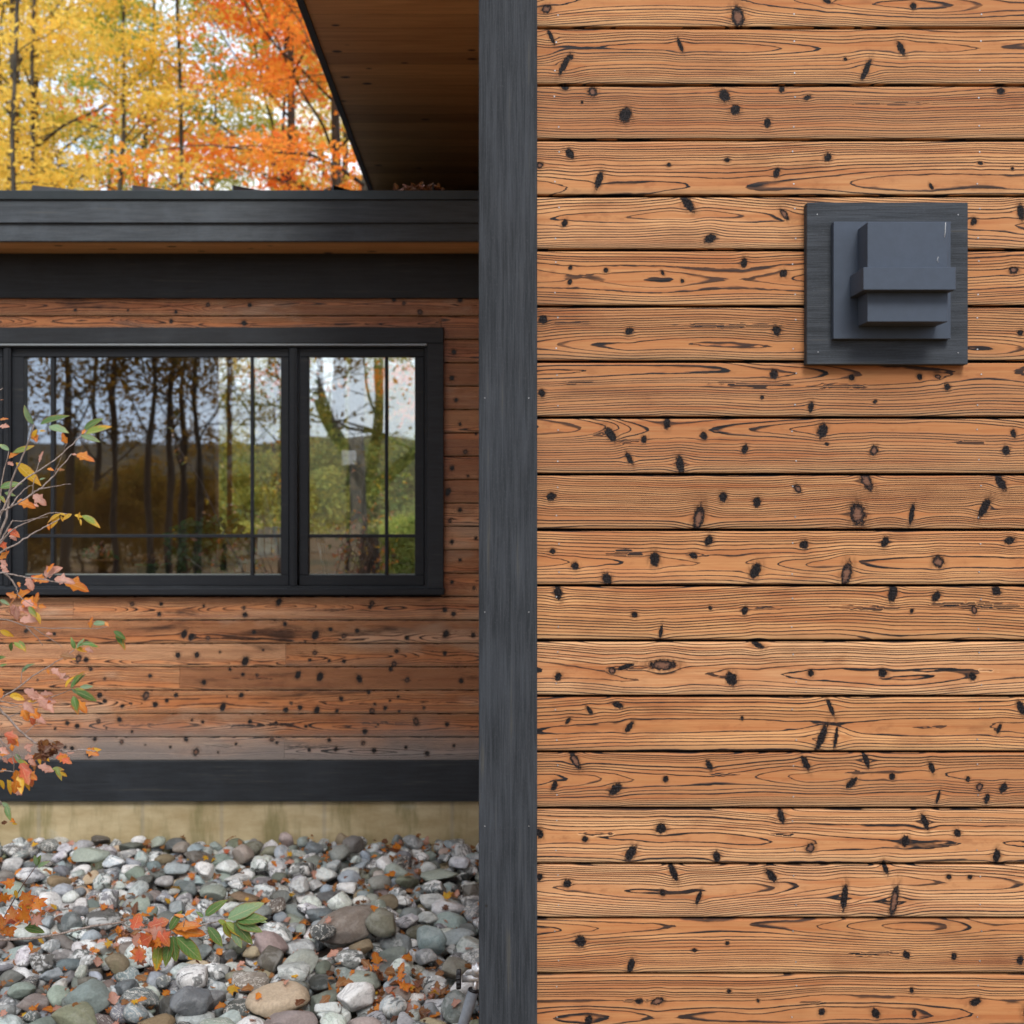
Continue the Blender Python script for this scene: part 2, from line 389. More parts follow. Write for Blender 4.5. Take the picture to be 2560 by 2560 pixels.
# long charred blades of latewood: x0, x1, y, half height
TIPS = [(1110, 1150, 820, 4), (1160, 1210, 832, 6), (1140, 1215, 1045, 7), (1290, 1340, 1048, 4), (1370, 1500, 727, 5), (1520, 1640, 730, 6), (1560, 1700, 1146, 5),
        (1750, 1930, 1143, 7), (1420, 1480, 1148, 4), (1140, 1230, 1258, 5), (1260, 1500, 616, 5), (1035, 1130, 610, 3), (1600, 1760, 196, 3), (1335, 1400, 1460, 5),
        (1090, 1160, 1573, 5), (1450, 1500, 1573, 4), (1600, 1700, 1798, 5), (1170, 1240, 1886, 5), (1500, 1560, 1890, 5), (1330, 1420, 723, 4), (1590, 1640, 1457, 4),
        (1375, 1440, 1055, 0), (1700, 1900, 1265, 3), (1060, 1120, 722, 4), (1780, 1860, 835, 4), (1660, 1720, 1700, 0)]

NBOARD = [0]
def board(mb, x0, x1, z0, z1, Y, seed, dx, dz, knots, tips=()):
    """one siding board: front face from z0 to z1 with eased edges, ring field and knot field stored on its points"""
    nx = max(3, int(round((x1 - x0) / dx)) + 1); nz = max(7, int(round((z1 - z0) / dz)) + 1)
    xs = np.linspace(x0, x1, nx); zs = np.linspace(z0 + .0025, z1 - .0025, nz)
    zs = np.concatenate([[z0, z0, z0 + .0008], zs, [z1 - .0008, z1, z1]])
    ys = np.concatenate([[.02, .0030, .0010], np.zeros(nz), [.0010, .0030, .02]])
    X, Z = np.meshgrid(xs, zs); Yv = np.repeat(ys[:, None], nx, 1)
    rs = random.Random(seed)
    H = z1 - z0; zm = (z0 + z1) / 2
    off = rs.choice([0, .05, -.05, .12, -.12, .3, -.3, .62, -.6]) * H
    zc = zm + off + n1(X, seed + 1, .55) * .014 + n1(X, seed + 2, .17) * .004
    base = rs.uniform(.020, .048)
    h = base + n1(X, seed + 3, .62) * .017 + n1(X, seed + 4, .21) * .0045 + (X - x0) * rs.uniform(-.006, .006)
    h = np.maximum(h, .004)
    dxk = np.zeros_like(X); zk = Z.copy(); kf = np.full_like(X, -3.0); pale = np.zeros_like(X)
    for (kx, kz, rx, rz, lean, pl) in knots:
        if not (x0 - .08 < kx < x1 + .08 and z0 - .02 < kz < z1 + .02): continue
        a = R(lean); u = (X - kx) * math.cos(a) - (Z - kz) * math.sin(a); v = (X - kx) * math.sin(a) + (Z - kz) * math.cos(a)
        d = np.sqrt((u / rx) ** 2 + (v / rz) ** 2)
        nk = 1 - d
        pale = np.where(nk > kf, pl, pale); kf = np.maximum(kf, nk)
        rr = max(rx, rz * .8)
        dz_ = Z - kz
        zk -= .62 * rr * np.sign(dz_) * (1 - np.exp(-np.abs(dz_) / (.35 * rr))) * np.exp(-((X - kx) / (1.5 * rr)) ** 2) * np.exp(-np.abs(dz_) / (1.7 * rr))
    wob = n2(X, Z, seed + 9, .11, .022) * .0011 + n2(X, Z, seed + 10, .35, .05) * .0018
    r = np.sqrt((zk - zc) ** 2 + h ** 2) + wob
    sp = rs.uniform(.0047, .0066)
    ring = r / sp + n1(r, seed + 5, .011) * .55 + 40
    for (ta, tb, tz, th) in tips:
        if not (z0 < tz < z1) or th <= 0: continue
        s = np.clip((X - ta) / (tb - ta), 0, 1)
        w = th * np.sqrt(np.clip(4 * s * (1 - s), 0, 1)) * (1 + .35 * n1(X, seed + 33, .012))
        dd = np.abs(Z - tz - n1(X, seed + 34, .05) * .003)
        m = (w - dd) / .0022
        # pull the ring phase to the middle of its dark band inside the blade
        k = np.clip(m, 0, 1) * (s > 0) * (s < 1)
        ring = ring * (1 - k) + (np.floor(ring) + .93) * k
    gq = np.hypot(np.gradient(ring, axis=0) / np.maximum(np.gradient(zs), 1e-4)[:, None], np.gradient(ring, axis=1) / (xs[1] - xs[0])); gq[:3] = gq[3]; gq[-3:] = gq[-4]
    vp = (Z - z0) / H
    j, i = np.meshgrid(np.arange(len(zs) - 1), np.arange(nx - 1), indexing='ij')
    a = j * nx + i
    f = np.stack([a, a + 1, a + nx + 1, a + nx], -1).reshape(-1, 4)
    V = np.stack([X, Y + Yv + n1(X, seed + 20, .9) * .0008, Z], -1).reshape(-1, 3)
    NBOARD[0] += 1
    mb.add(V, f, 0, smooth=True, grad=gq.reshape(-1), ring=ring.reshape(-1), knot=kf.reshape(-1), pale=pale.reshape(-1), vpos=vp.reshape(-1),
           tone=np.full(V.shape[0], rs.random()))
    # end caps
    for xe, s in ((x0, 1), (x1, -1)):
        v = [(xe, Y + .001, z0 + .002), (xe, Y + .001, z1 - .002), (xe, Y + .02, z1 - .002), (xe, Y + .02, z0 + .002)]
        mb.add(v, [(0, 1, 2, 3)[::s]], 0, grad=np.full(4, 100.), ring=np.full(4, 40.3), knot=np.full(4, -3.), pale=np.zeros(4), vpos=np.full(4, .5), tone=np.zeros(4))

def rand_knots(rs, x0, x1, z0, z1, dens):
    out = []
    x = x0 + rs.uniform(0, .2)
    while x < x1:
        rr = rs.choice([.004, .005, .006, .008, .010, .012])
        up = rs.random() < .35
        out.append((x, rs.uniform(z0 + .012, z1 - .012), rr * (.7 if up else 1), rr * (1.6 if up else .9), rs.choice([-25, -10, 10, 25]) if up else 0, float(rs.random() < .3)))
        if rs.random() < .3: out.append((x + rs.uniform(.02, .06), rs.uniform(z0 + .02, z1 - .02), .005, .005, 0, 0.))
        x += rs.expovariate(1 / dens)
    return out

house = empty('house', (-1.0, 7.0, 0.0), 'modern timber house in charred cedar boards with black trim and a flat eave', 'house')

# ---- near wall of the right wing
S1 = 1.0 * YR / F
rows = [-69, 70, 213, 350, 490, 625, 766, 904, 1044, 1186, 1325, 1464, 1602, 1741, 1880, 2021, 2160, 2296, 2435, 2574]
kk = [((x * 1.3251 - CX) * S1, CAMZ - (y * 1.3251 - CY) * S1, rx * 1.3251 * S1 * (1.0 - .22 * ((i * 7) % 5) / 4), ry * 1.3251 * S1 * (1.05 + .2 * ((i * 3) % 4) / 3), ln if ln else ((i * 37) % 7 - 3) * 9, 1.0 if (rx * ry > 190 or i % 11 == 0) else 0.0) for i, (x, y, rx, ry, ln) in enumerate(KNOTS)]
tp = [((a * 1.3251 - CX) * S1, (b * 1.3251 - CX) * S1, CAMZ - (y * 1.3251 - CY) * S1, h * 1.3251 * S1) for a, b, y, h in TIPS]
mb = MB(); rs = random.Random(5)
XR0, XR1, XR2 = (1335 - CX) * S1, 1.32, 2.6
nail = MB()
def nail_at(x, z, Y, r=.0019):
    th = np.arange(8) * math.pi / 4
    v = [(x + r * math.cos(q), Y, z + r * math.sin(q)) for q in th] + [(x + r * math.cos(q), Y - .0012, z + r * math.sin(q)) for q in th]
    nail.add(v, [tuple(range(15, 7, -1))] + [(k, (k + 1) % 8, (k + 1) % 8 + 8, k + 8) for k in range(8)], 0)
for i in range(len(rows) - 1):
    z1 = CAMZ - (rows[i] - CY) * S1 - .0035; z0 = CAMZ - (rows[i + 1] - CY) * S1 + .0035
    board(mb, XR0, XR1, z0, z1, YR, 100 + i * 17, .0036, .0027, kk, tp)
    board(mb, XR1 + .002, XR2, z0, z1, YR, 900 + i * 17, .012, .006, rand_knots(rs, XR1, XR2, z0, z1, .15))
    for xn in (1392, 1985, 2448):
        for q in (.22, .79):
            if 2015 < xn + 30 < 2425: pass
            nail_at((xn + rs.uniform(-6, 6) - CX) * S1, z0 + (z1 - z0) * q + rs.uniform(-.004, .004), YR - .0003)
zt = CAMZ - (rows[0] - CY) * S1
while zt < 4.38:
    board(mb, XR0, XR2, zt + .0035, min(zt + .1355, 4.40), YR, int(zt * 999), .012, .006, rand_knots(rs, XR0, XR2, zt, zt + .139, .2)); zt += .139
zt = CAMZ - (rows[-1] - CY) * S1
while zt > .36:
    board(mb, XR0, XR2, zt - .1355, zt - .0035, YR, int(zt * 999) + 7, .012, .006, rand_knots(rs, XR0, XR2, zt - .139, zt, .2)); zt -= .139
o = mb.build('siding_wall', M['honey'], house); tag(o, 'honey coloured charred cedar siding of the near wing')
tag(nail.build('nail_heads', M['nail'], o), kind='stuff')

mb = MB()
mb.box(-.06, 2.6, YR + .0185, YR + .2, .2, 4.40)
mb.box(-.06, .14, YR + .2, 10.4, .0, 4.40)
mb.build('sheathing', M['gap'], house)
mb = MB()
a = P(1197, 0, YR - .02); b = P(1343, 0, YR - .02)
mb.box(a[0], b[0], YR - .02, YR + .018, .12, 4.41, 0, .002)
mb.box(a[0] + .001, a[0] + .024, YR + .0185, YR + .13, .12, 4.41, 0, .002)
o = mb.build('corner_board', M['post'], house); tag(o, 'tall slate black corner board beside the honey siding')
mbn = MB(); nail = mbn
for py in (995, 1530, 2065):
    for px in (1212, 1322): nail_at((px - CX) * .00318 / 3.2 * 3.2 / 3.18 * 3.18 / 3.2 , CAMZ - (py - CY) * .000994, YR - .0203, .0014)
mbn.build('nail_heads', M['nail'], o)
mb = MB(); mb.box(.14, 2.6, YR - .01, YR + .15, -.3, .2)
mb.box(-.06, .139, YR + .02, 10.4, -.3, -.01); mb.build('foundation', M['concrete'], house)

# ---- flank of the right wing, seen only from farther left
mb = MB(); rs = random.Random(12); zt = .02
while zt < 4.36:
    x0_ = -10.4 if zt > 3.5 else -7.55
    board(mb, x0_, -(YR + .131), zt + .003, min(zt + .136, 4.40), -.0815, int(zt * 997), .022, .009, rand_knots(rs, x0_, -3.3, zt, zt + .139, .2)); zt += .139
o = mb.build('siding_wall', M['honey'], None); o.rotation_euler = (0, 0, R(-90)); o.parent = house; o.location = -world_loc(house)
tag(o, 'honey coloured siding on the flank of the near wing')

# ---- recessed wall
S2 = YL / F
XW0, XW1 = -5.6, P(1290, 0, YL)[0]
mb = MB(); rs = random.Random(8)
def zl(py): return CAMZ - (py - CY) * S2
LK = """330,1510,9 403,1510,8 398,1535,9 613,1537,11 697,1505,12 930,1508,10 925,1518,8 1112,1525,10 1134,1535,10 510,1515,6 610,1520,7
65,1577,9 136,1585,8 460,1585,13 478,1592,12 520,1595,9 635,1580,9 788,1588,14 826,1573,9 893,1577,9 860,1590,10 1017,1595,9 1115,1585,12 1183,1588,10 712,1560,9
196,1647,13 215,1650,11 445,1638,11 492,1637,11 613,1653,14 787,1632,9 775,1650,7 823,1652,7 860,1653,8 992,1628,9 985,1660,11 1112,1633,9 658,1625,5 550,1630,5
227,1673,8 262,1697,6 375,1690,8 510,1706,10 575,1673,7 607,1686,8 643,1688,7 745,1687,12 800,1692,13 898,1697,12 977,1673,9 1018,1700,10 1153,1702,10 94,1700,5
249,1738,11 262,1753,9 365,1739,13 440,1738,9 388,1761,11 417,1752,8 306,1765,8 328,1759,5 603,1738,10 557,1768,12 567,1741,4 715,1775,11 728,1758,7 750,1769,10 792,1776,12 842,1777,8 853,1747,9 930,1777,11 963,1770,9 937,1760,6 996,1742,6 975,1752,5 1060,1770,7 922,1731,8 998,1778,6
168,1808,9 193,1815,10 246,1803,9 299,1799,10 138,1821,6 330,1829,6 507,1805,7 480,1800,6 625,1804,9 765,1816,7 690,1806,6 912,1829,11 1040,1804,12 1118,1811,9 945,1812,5 266,1821,4
237,1848,8 304,1855,9 180,1871,9 162,1868,7 225,1885,12 465,1849,9 490,1880,12 426,1868,6 363,1862,4 545,1881,5 590,1860,6 680,1849,9 692,1857,7 823,1850,8 773,1875,8 840,1873,9 908,1858,9 935,1876,10 1068,1884,10 1015,1868,7 1135,1864,7
520,762,9 624,763,9 440,780,7 188,775,7 1150,750,10 1050,780,10 320,775,5 428,803,9 610,808,11 985,750,8 1010,758,8
1135,880,11 1130,945,11 1140,1000,8 1150,1060,7 1163,1130,9 1130,1170,10 1190,1085,6 1120,1230,12 1150,1275,9 1125,1302,8 1130,1355,9 1190,1345,7 1150,1400,7 1130,1455,8 1185,1470,7 1170,1190,6"""
lk = [(float(a), float(b), float(c)) for a, b, c in (w.split(',') for w in LK.split())]
kl = [((x - CX) * S2, zl(y), r * S2 * .62, r * S2 * .62 * (1.5 if r > 11 else 1.1), (22 if i % 3 else -18), 1.0 if i % 5 == 0 else 0.0) for i, (x, y, r) in enumerate(lk)]
joints = {0: [183], 2: [714], 3: [449], 6: [711]}
tl = [((a - CX) * S2, (b - CX) * S2, zl(y), h * S2) for a, b, y, h in [(290, 400, 1812, 4), (540, 640, 1814, 4), (640, 720, 1812, 4), (690, 800, 1578, 4), (500, 620, 1865, 4), (690, 860, 1866, 4), (760, 880, 1525, 3), (900, 1010, 1808, 3), (560, 700, 1697, 2), (1000, 1070, 1700, 3)]]
def lrow(y0, y1, a, b, sd, js=(), fine=True):
    z1, z0 = zl(y0) - .0030, zl(y1) + .0030
    xs = [a] + [(j - CX) * S2 for j in js] + [b]
    for k in range(len(xs) - 1):
        ex = rand_knots(rs, -5.6, (0 - CX) * S2, z0, z1, .15)
        board(mb, xs[k] + .0008, xs[k + 1] - .0008, z0, z1, YL, sd + k * 5, .0085 if fine else .02, .0042 if fine else .008, kl + ex, tl)
XWC = P(-250, 0, YL)[0]                        # left end of the window's casing
for i in range(7): lrow(1901.5 - 58.5 * (7 - i), 1901.5 - 58.5 * (6 - i), XW0, XW1, 3000 + i * 31, joints.get(i, ()))
xc = P(1103, 0, YL)[0]
for k in range(7, 19):
    lrow(1901.5 - 58.5 * (k + 1), 1901.5 - 58.5 * k, xc, XW1, 4000 + k * 31)
    lrow(1901.5 - 58.5 * (k + 1), 1901.5 - 58.5 * k, XW0, XWC + .02, 6000 + k * 31, (), False)
lrow(790, 824, XWC + .021, xc - .001, 4700)
for k in (19, 20): lrow(1901.5 - 58.5 * (k + 1), 1901.5 - 58.5 * k, XW0, XW1, 5000 + k * 31)
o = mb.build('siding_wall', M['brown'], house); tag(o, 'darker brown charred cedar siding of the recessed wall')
# dark layer behind the boards, left open where the window stands
mb = MB(); w0, w1 = XWC + .06, P(1075, 0, YL)[0]; zb, zt_ = zl(1468), zl(852)
ya, yb = YL + .0195, YL + .16
mb.box(-6.0, w0, ya, yb, .05, 3.56); mb.box(w1, -.061, ya, yb, .05, 3.56)
mb.box(w0, w1, ya, yb, .05, zb); mb.box(w0, w1, ya, yb, zt_, 3.56)
mb.build('sheathing', M['gap'], house)
mb = MB(); mb.pbox(-1100, 1902.5, 1290, 2004, YL - .028, .045, 0, .003)
mb.build('skirt_board', M['trim'], house)
mb = MB(); mb.box(-6, -.061, YL + .012, YL + .25, -.4, zl(2003.6)); mb.build('foundation', M['concrete'], house)
mb = MB(); mb.pbox(-1100, 631, 1290, 745, YL - .03, .047, 0, .003); mb.build('frieze_board', M['trim'], house)

# ---- lower roof with its fascia
YF = 7.14
mb = MB()
mb.pbox(-1250, 558, 1262, 603, YF + .018, .03, 0, .002)
mb.pbox(-1250, 500, 1262, 556.5, YF, .047, 0, .002)
M['fasc'] = stain_mat('bluish_black_fascia', (.030, .037, .045), (.060, .071, .083), 'x', .5, 1.0, .6, .4)  # paler, bluer and more mottled than the black trim
mb.build('fascia', M['fasc'], house)
ztop = P(0, 477, YF)[2]
sl = math.tan(R(11.3)); x0r, x1r = P(-1250, 0, YF)[0], -.062
rf = MB()
rf.box(x0r, x1r, YF - .014, YF + .016, P(0, 499.5, YF)[2], ztop, 0, .002)
n = 12
v = []; 
for yy in (YF + .0165, 14.0):
    for zz in (0.0, -.03): v += [(x0r, yy, ztop - .004 + (yy - YF) * sl + zz), (x1r, yy, ztop - .004 + (yy - YF) * sl + zz)]
rf.add(v, [(0, 1, 5, 4), (2, 6, 7, 3), (0, 2, 3, 1), (4, 5, 7, 6), (0, 4, 6, 2), (1, 3, 7, 5)])
for px in range(-958, 1100, 250):
    x = P(px + 40 if px > -900 else px, 470, YF)[0]
    x = P(px + 40, 470, YF)[0]
    z = lambda yy: ztop - .004 + (yy - YF) * sl
    yA = YF - .004
    v = [(x - .004, yA, z(yA) - .002), (x + .004, yA, z(yA) - .002), (x + .004, yA + .006, z(yA) + .036), (x - .004, yA + .006, z(yA) + .036)]
    v += [(x - .004, 13.9, z(13.9) - .002), (x + .004, 13.9, z(13.9) - .002), (x + .004, 13.9, z(13.9) + .036), (x - .004, 13.9, z(13.9) + .036)]
    rf.add(v, [(0, 1, 2, 3), (4, 7, 6, 5), (3, 2, 6, 7), (0, 3, 7, 4), (1, 5, 6, 2)])
rf.build('roof', M['roofmetal'], house)
so = MB(); zs0 = P(0, 603, YF)[2] + .004
so.add([(x0r, YF + .05, zs0), (x1r, YF + .05, zs0), (x1r, YL + .02, zs0 + .004), (x0r, YL + .02, zs0 + .004), (x0r, YF + .05, zs0 + .02), (x1r, YF + .05, zs0 + .02), (x1r, YL + .02, zs0 + .024), (x0r, YL + .02, zs0 + .024)],
       [(0, 3, 2, 1), (4, 5, 6, 7), (0, 1, 5, 4), (2, 3, 7, 6), (0, 4, 7, 3), (1, 2, 6, 5)])
o = so.build('soffit', M['soffit'], house); tag(o, 'narrow brown soffit tucked under the black fascia')

# ---- upper roof: big cedar soffit
HS = 2.40; YA, YB = 2.95, 11.2
def ex(Y):                                     # left edge of the overhang, slightly splayed
    y0, x0 = 6.244, -540 * 6.244 / F; y1, x1 = 10.17, -360 * 10.17 / F
    return x0 + (Y - y0) * (x1 - x0) / (y1 - y0)
mb = MB(); z0 = CAMZ + HS
def slab(mb, e0, e1, za, zb, ya=YA, yb=YB, **k):
    v = [(ex(ya) + e0, ya, za), (ex(yb) + e0, yb, za), (ex(yb) + e1 if e1 is not None else 3.2, yb, za), (ex(ya) + e1 if e1 is not None else 3.2, ya, za)]
    v += [(x, y, zb) for x, y, _ in v]
    mb.add(v, [(0, 1, 2, 3), (7, 6, 5, 4), (0, 4, 5, 1), (1, 5, 6, 2), (2, 6, 7, 3), (3, 7, 4, 0)], **k)
slab(mb, .0355, None, z0 + .012, z0 + .03)
o = mb.build('soffit', M['soffit'], house); tag(o, 'wide knotty cedar soffit of the upper roof')
mb = MB(); slab(mb, 0, .035, z0, z0 + .24); mb.box(ex(YA), 3.2, YA - .036, YA - .001, z0, z0 + .24)
mb.build('fascia', M['trim'], house)
mb = MB(); slab(mb, -.02, None, z0 + .241, z0 + .28, YA - .05); mb.build('roof', M['roofmetal'], house)

# ---- window
win = MB(); W = YL - .032
wx0 = -250
win.pbox(wx0, 818, 1109, 857.5, W, .05, 0, .003)              # head casing
win.pbox(1068, 858, 1109, 1471, W, .05, 0, .003)              # right casing
win.pbox(wx0, 858, wx0 + 41, 1471, W, .05, 0, .003)
win.pbox(wx0 + 41.5, 1465, 1067.5, 1471, W + .01, .13, 0, .001)  # sub sill
window = win.build('window', M['trim'], house)
window['label'] = 'wide black framed window of the recessed wall with narrow muntin bars near the pane edges'
s = MB(); s.pbox(wx0, 1471.5, 1111, 1488, W - .035, .085, 0, .005); s.build('sill', M['sash'], window)
s = MB(); s.pbox(wx0 + 42, 859, 1067, 864, W - .012, .03, 0, .002); s.build('drip_cap', simple('highlit_drip_metal', (.30, .33, .35), .35, .3, .1, 5), window)  # pale colour paints in the highlight along the drip edge
s = MB()                                                       # jamb liner
s.pbox(1061.5, 866, 1067.5, 1464.5, W + .012, .12); s.pbox(wx0 + 41.5, 864.5, 1067.5, 869, W + .012, .12)
s.build('jamb', M['sash'], window)
for a, b in ((723, 743), (8, 27)):
    s = MB(); s.pbox(a, 869.5, b, 1464.5, W + .008, .12, 0, .003)
    s.pbox(a + 5, 869.7, b - 6, 1464.3, W + .002, .007, 0, .001); s.build('mullion', M['sash'], window)
def sash(x0, x1, l, r, t, b, y0=870.5, y1=1464, bars=(), hb=1340):
    Y = W + .034; s = MB()
    s.pbox(x0, y0, x1, t, Y, .055, 0, .003); s.pbox(x0, b, x1, y1, Y, .055, 0, .003)
    s.pbox(x0, t + .3, l, b - .3, Y, .055, 0, .003); s.pbox(r, t + .3, x1, b - .3, Y, .055, 0, .003)
    s.build('sash', M['sash'], window)
    m = MB()
    for k in bars: m.pbox(k - 4, t + .5, k + 4, b - .5, Y + .006, .018, 0, .002)
    m.pbox(l + .5, hb - 4, r - .5, hb + 4, Y + .004, .018, 0, .002)
    m.build('muntin_bars', M['sash'], window)
    g = MB(); q = P(l, t, Y + .030); w = P(r, b, Y + .030)
    g.box(q[0] - .006, w[0] + .006, Y + .030, Y + .034, w[2] - .006, q[2] + .006)
    g.build('pane', M['glass'], window)
    g = MB()                                                   # pale spacer line round the glass
    g.pbox(l, b - 3.5, r, b - 1, Y + .0245, .005)
    g.build('glazing_spacer', simple('pale_glazing_bead', (.22, .24, .22), .5), window)
sash(30, 722, 60, 702, 892, 1438, bars=(130, 630))
sash(748, 1060.5, 771, 1037, 892, 1438, bars=(966,))
sash(-208, 7, -185, -16, 892, 1438, bars=(-90,))

# ---- inside of the room
mw = NT('room_wall_boards'); p = mw.pos()
nn = mw.noise(mw.mapv(p, (9, 9, .8)), 1, 4)
M['room'] = mw.done(mw.mix(mw.mr(nn, .3, .7), (.15, .075, .03), (.25, .135, .055)), .7)
mb = MB()
bx0, bx1 = P(538, 0, 11.8)[0], P(1085, 0, 11.8)[0]; bz0, bz1 = P(0, 1337, 11.8)[2], 3.48
mb.box(-5.8, bx0, 11.8, 11.95, .3, 3.6); mb.box(bx1, -.3, 11.8, 11.95, .3, 3.6); mb.box(bx0, bx1, 11.8, 11.95, .3, bz0); mb.box(bx0, bx1, 11.8, 11.95, bz1, 3.6)
mb.box(-5.95, -5.8, YL + .17, 11.95, .3, 1.2); mb.box(-5.95, -5.8, YL + .17, 11.95, 3.3, 3.6); mb.box(-5.95, -5.8, YL + .17, 8.2, 1.2, 3.3); mb.box(-5.95, -5.8, 11.4, 11.95, 1.2, 3.3); mb.box(-.3, -.15, YL + .17, 11.95, .3, 3.6)  # unseen opening added in the left side wall to brighten the room
mb.build('room_wall', M['room'], house)
mb = MB(); mb.box(-5.8, -.3, YL + .17, 11.8, .25, .4); mb.build('room_floor', M['room'], house)
mb = MB(); mb.box(-5.8, -.3, YL + .17, 11.8, 3.50, 3.58); mb.build('room_ceiling', M['room'], house)
for px, w, yp in ((513, .14, 9.6), (573, .045, 11.82), (745, .10, 11.82)):
    x = (px - CX) * yp / F; mb = MB(); mb.box(x - w / 2, x + w / 2, yp, yp + w * .8, .401 if yp < 11 else bz0 + .001, 3.499 if yp < 11 else bz1 - .001, 0, .01)
    mb.build('post', M['room'], house)
# desk under the window
desk = empty('desk', (-2.6, 8.2, .4), 'long wooden work table standing inside under the window', 'table')
mb = MB(); zd = P(0, 1441, 7.75)[2] - .02; mb.box(-4.6, -.7, 7.80, 8.55, zd - .04, zd, 0, .004); mb.build('tabletop', M['room'], desk)
for x in (-4.5, -.8):
    for y in (7.88, 8.47):
        mb = MB(); mb.box(x - .03, x + .03, y - .03, y + .03, .4, zd - .041, 0, .003); mb.build('leg', M['room'], desk)

# ================================================================== wall lamp
lamp = empty('wall_lamp', ((2270 - CX) * S1, YR, CAMZ - (700 - CY) * S1), 'square slate grey metal wall lamp on a black wooden block on the honey siding', 'wall lamp')
mb = MB(); mb.pbox(2017, 506, 2420, 911, 3.170, .033, 0, .0015); mb.build('backing_board', M['board'], lamp)
mb = MB(); mb.pbox(2084, 554, 2377, 847, 3.146, .0235, 0, .001); mb.build('mounting_plate', M['lampmetal'], lamp)
mb = MB(); mb.pbox(2168.6, 554.6, 2369.9, 804.4, 3.061, .0845, 0, .0012); ho = mb.build('housing', M['lampmetal'], lamp)
mb = MB(); mb.pbox(2158.6, 668, 2389.8, 724.7, 3.026, .1195, 0, .0012); mb.build('band', M['lampmetal'], lamp)
mb = MB()
def fleck(pts, Y, w):
    q = [P(x, y, Y) for x, y in pts]
    mb.tube([(a, Y, c) for a, _, c in q], w, 5)
fleck([(2364, 556), (2363, 580), (2361, 594)], 3.0608, .0006); fleck([(2346, 642), (2343, 650), (2346, 657)], 3.0608, .0005)
mb.build('paint_scuff', M['scuff'], ho)
mbn = MB(); nail = mbn
for px, py in ((2043, 536), (2395, 537), (2045, 880), (2395, 882)):
    q = P(px, py, 3.17); nail_at(q[0], q[2], 3.1697, .0013)
mbn.build('screw_heads', M['nail'], lamp)
# ================================================================== ground
def gz(x, y):
    x = np.asarray(x, dtype=float); y = np.asarray(y, dtype=float)
    z = np.zeros(np.broadcast(x, y).shape)
    z = z + np.where(y > 15, (np.clip(y, 15, 90) - 15) * .10, 0) + np.where(y > 15, n2(x, y, 5, 9, 9) * .3, 0)
    z = z + np.where(y < 2.5, -np.clip((2.5 - y) / 6, 0, 1) * .35, 0) + np.where(y < -3, n2(x, y, 7, 8, 8) * .18, 0)
    z = z + np.where(y < -26, (-26 - np.clip(y, -120, -26)) * -.02, 0)
    return z - .14
def axis(fine0, fine1, step, lim):
    a = list(np.arange(fine0, fine1, step)); q = step
    hi = fine1
    while hi < lim: a.append(hi); q *= 1.18; hi += q
    a.append(lim); lo = fine0; q = step
    while lo > -lim: q *= 1.18; lo -= q; a.append(max(lo, -lim))
    return np.unique(np.array(a))
gx = axis(-14, 8, .5, 500); gy = axis(-20, 20, .5, 500)
X, Y = np.meshgrid(gx, gy); Z = gz(X, Y)
j, i = np.meshgrid(np.arange(len(gy) - 1), np.arange(len(gx) - 1), indexing='ij'); a = j * len(gx) + i
mb = MB(); mb.add(np.stack([X, Y, Z], -1).reshape(-1, 3), np.stack([a, a + 1, a + len(gx) + 1, a + len(gx)], -1).reshape(-1, 4), 0, smooth=True)
m = NT('leaf_strewn_ground'); p = m.pos()
a_ = m.noise(m.mapv(p, (.35, .35, .35)), 1, 5, .65); b_ = m.vor(p, 9.0, out=1); c_ = m.noise(p, 30, 3, .7)
sep = m.n('ShaderNodeSeparateColor', {0: b_}).outputs[0]
g = m.mix(m.mr(c_, .3, .7), (.025, .03, .01), (.055, .06, .02))
l = m.mix(sep, (.17, .065, .02), (.18, .11, .035)); l = m.mix(m.mr(c_, .55, .7), l, (.10, .045, .02))
c = m.mix(m.mr(m.mth('ADD', a_, m.mth('MULTIPLY', sep, .25)), .48, .62), g, l)
M['groundm'] = m.done(c, .9, m.bump(c_, .6, .02), .2)
gr = mb.build('ground', M['groundm']); tag(gr, kind='structure')

# far wooded ridge beyond the clearing behind the viewer
mb = MB()
xs = np.linspace(-260, 260, 131); t = np.linspace(0, 1, 14)
X, T = np.meshgrid(xs, t)
crest = 16 + n1(X, 51, 60) * 4 + n1(X, 52, 11) * 1.2 + n1(X, 53, 3.5) * .7
Yr = -150 - T * 80 + n2(X, T, 4, 20, .3) * 4
Zr = -5 + crest * np.sin(T * math.pi / 2) ** 1.0
a = (np.arange(13)[:, None] * 131 + np.arange(130)[None, :])
mb.add(np.stack([X, Yr, Zr], -1).reshape(-1, 3), np.stack([a, a + 131, a + 132, a + 1], -1).reshape(-1, 4), 0, smooth=True)
m = NT('distant_woods'); p = m.pos(); q = m.noise(p, .35, 5, .7)
M['ridge'] = m.done(m.mix(m.mr(q, .35, .65), (.035, .035, .03), (.13, .085, .04)), .95, m.bump(q, 1, 2.), .1)
hl = mb.build('hills', M['ridge']); tag(hl, kind='structure')

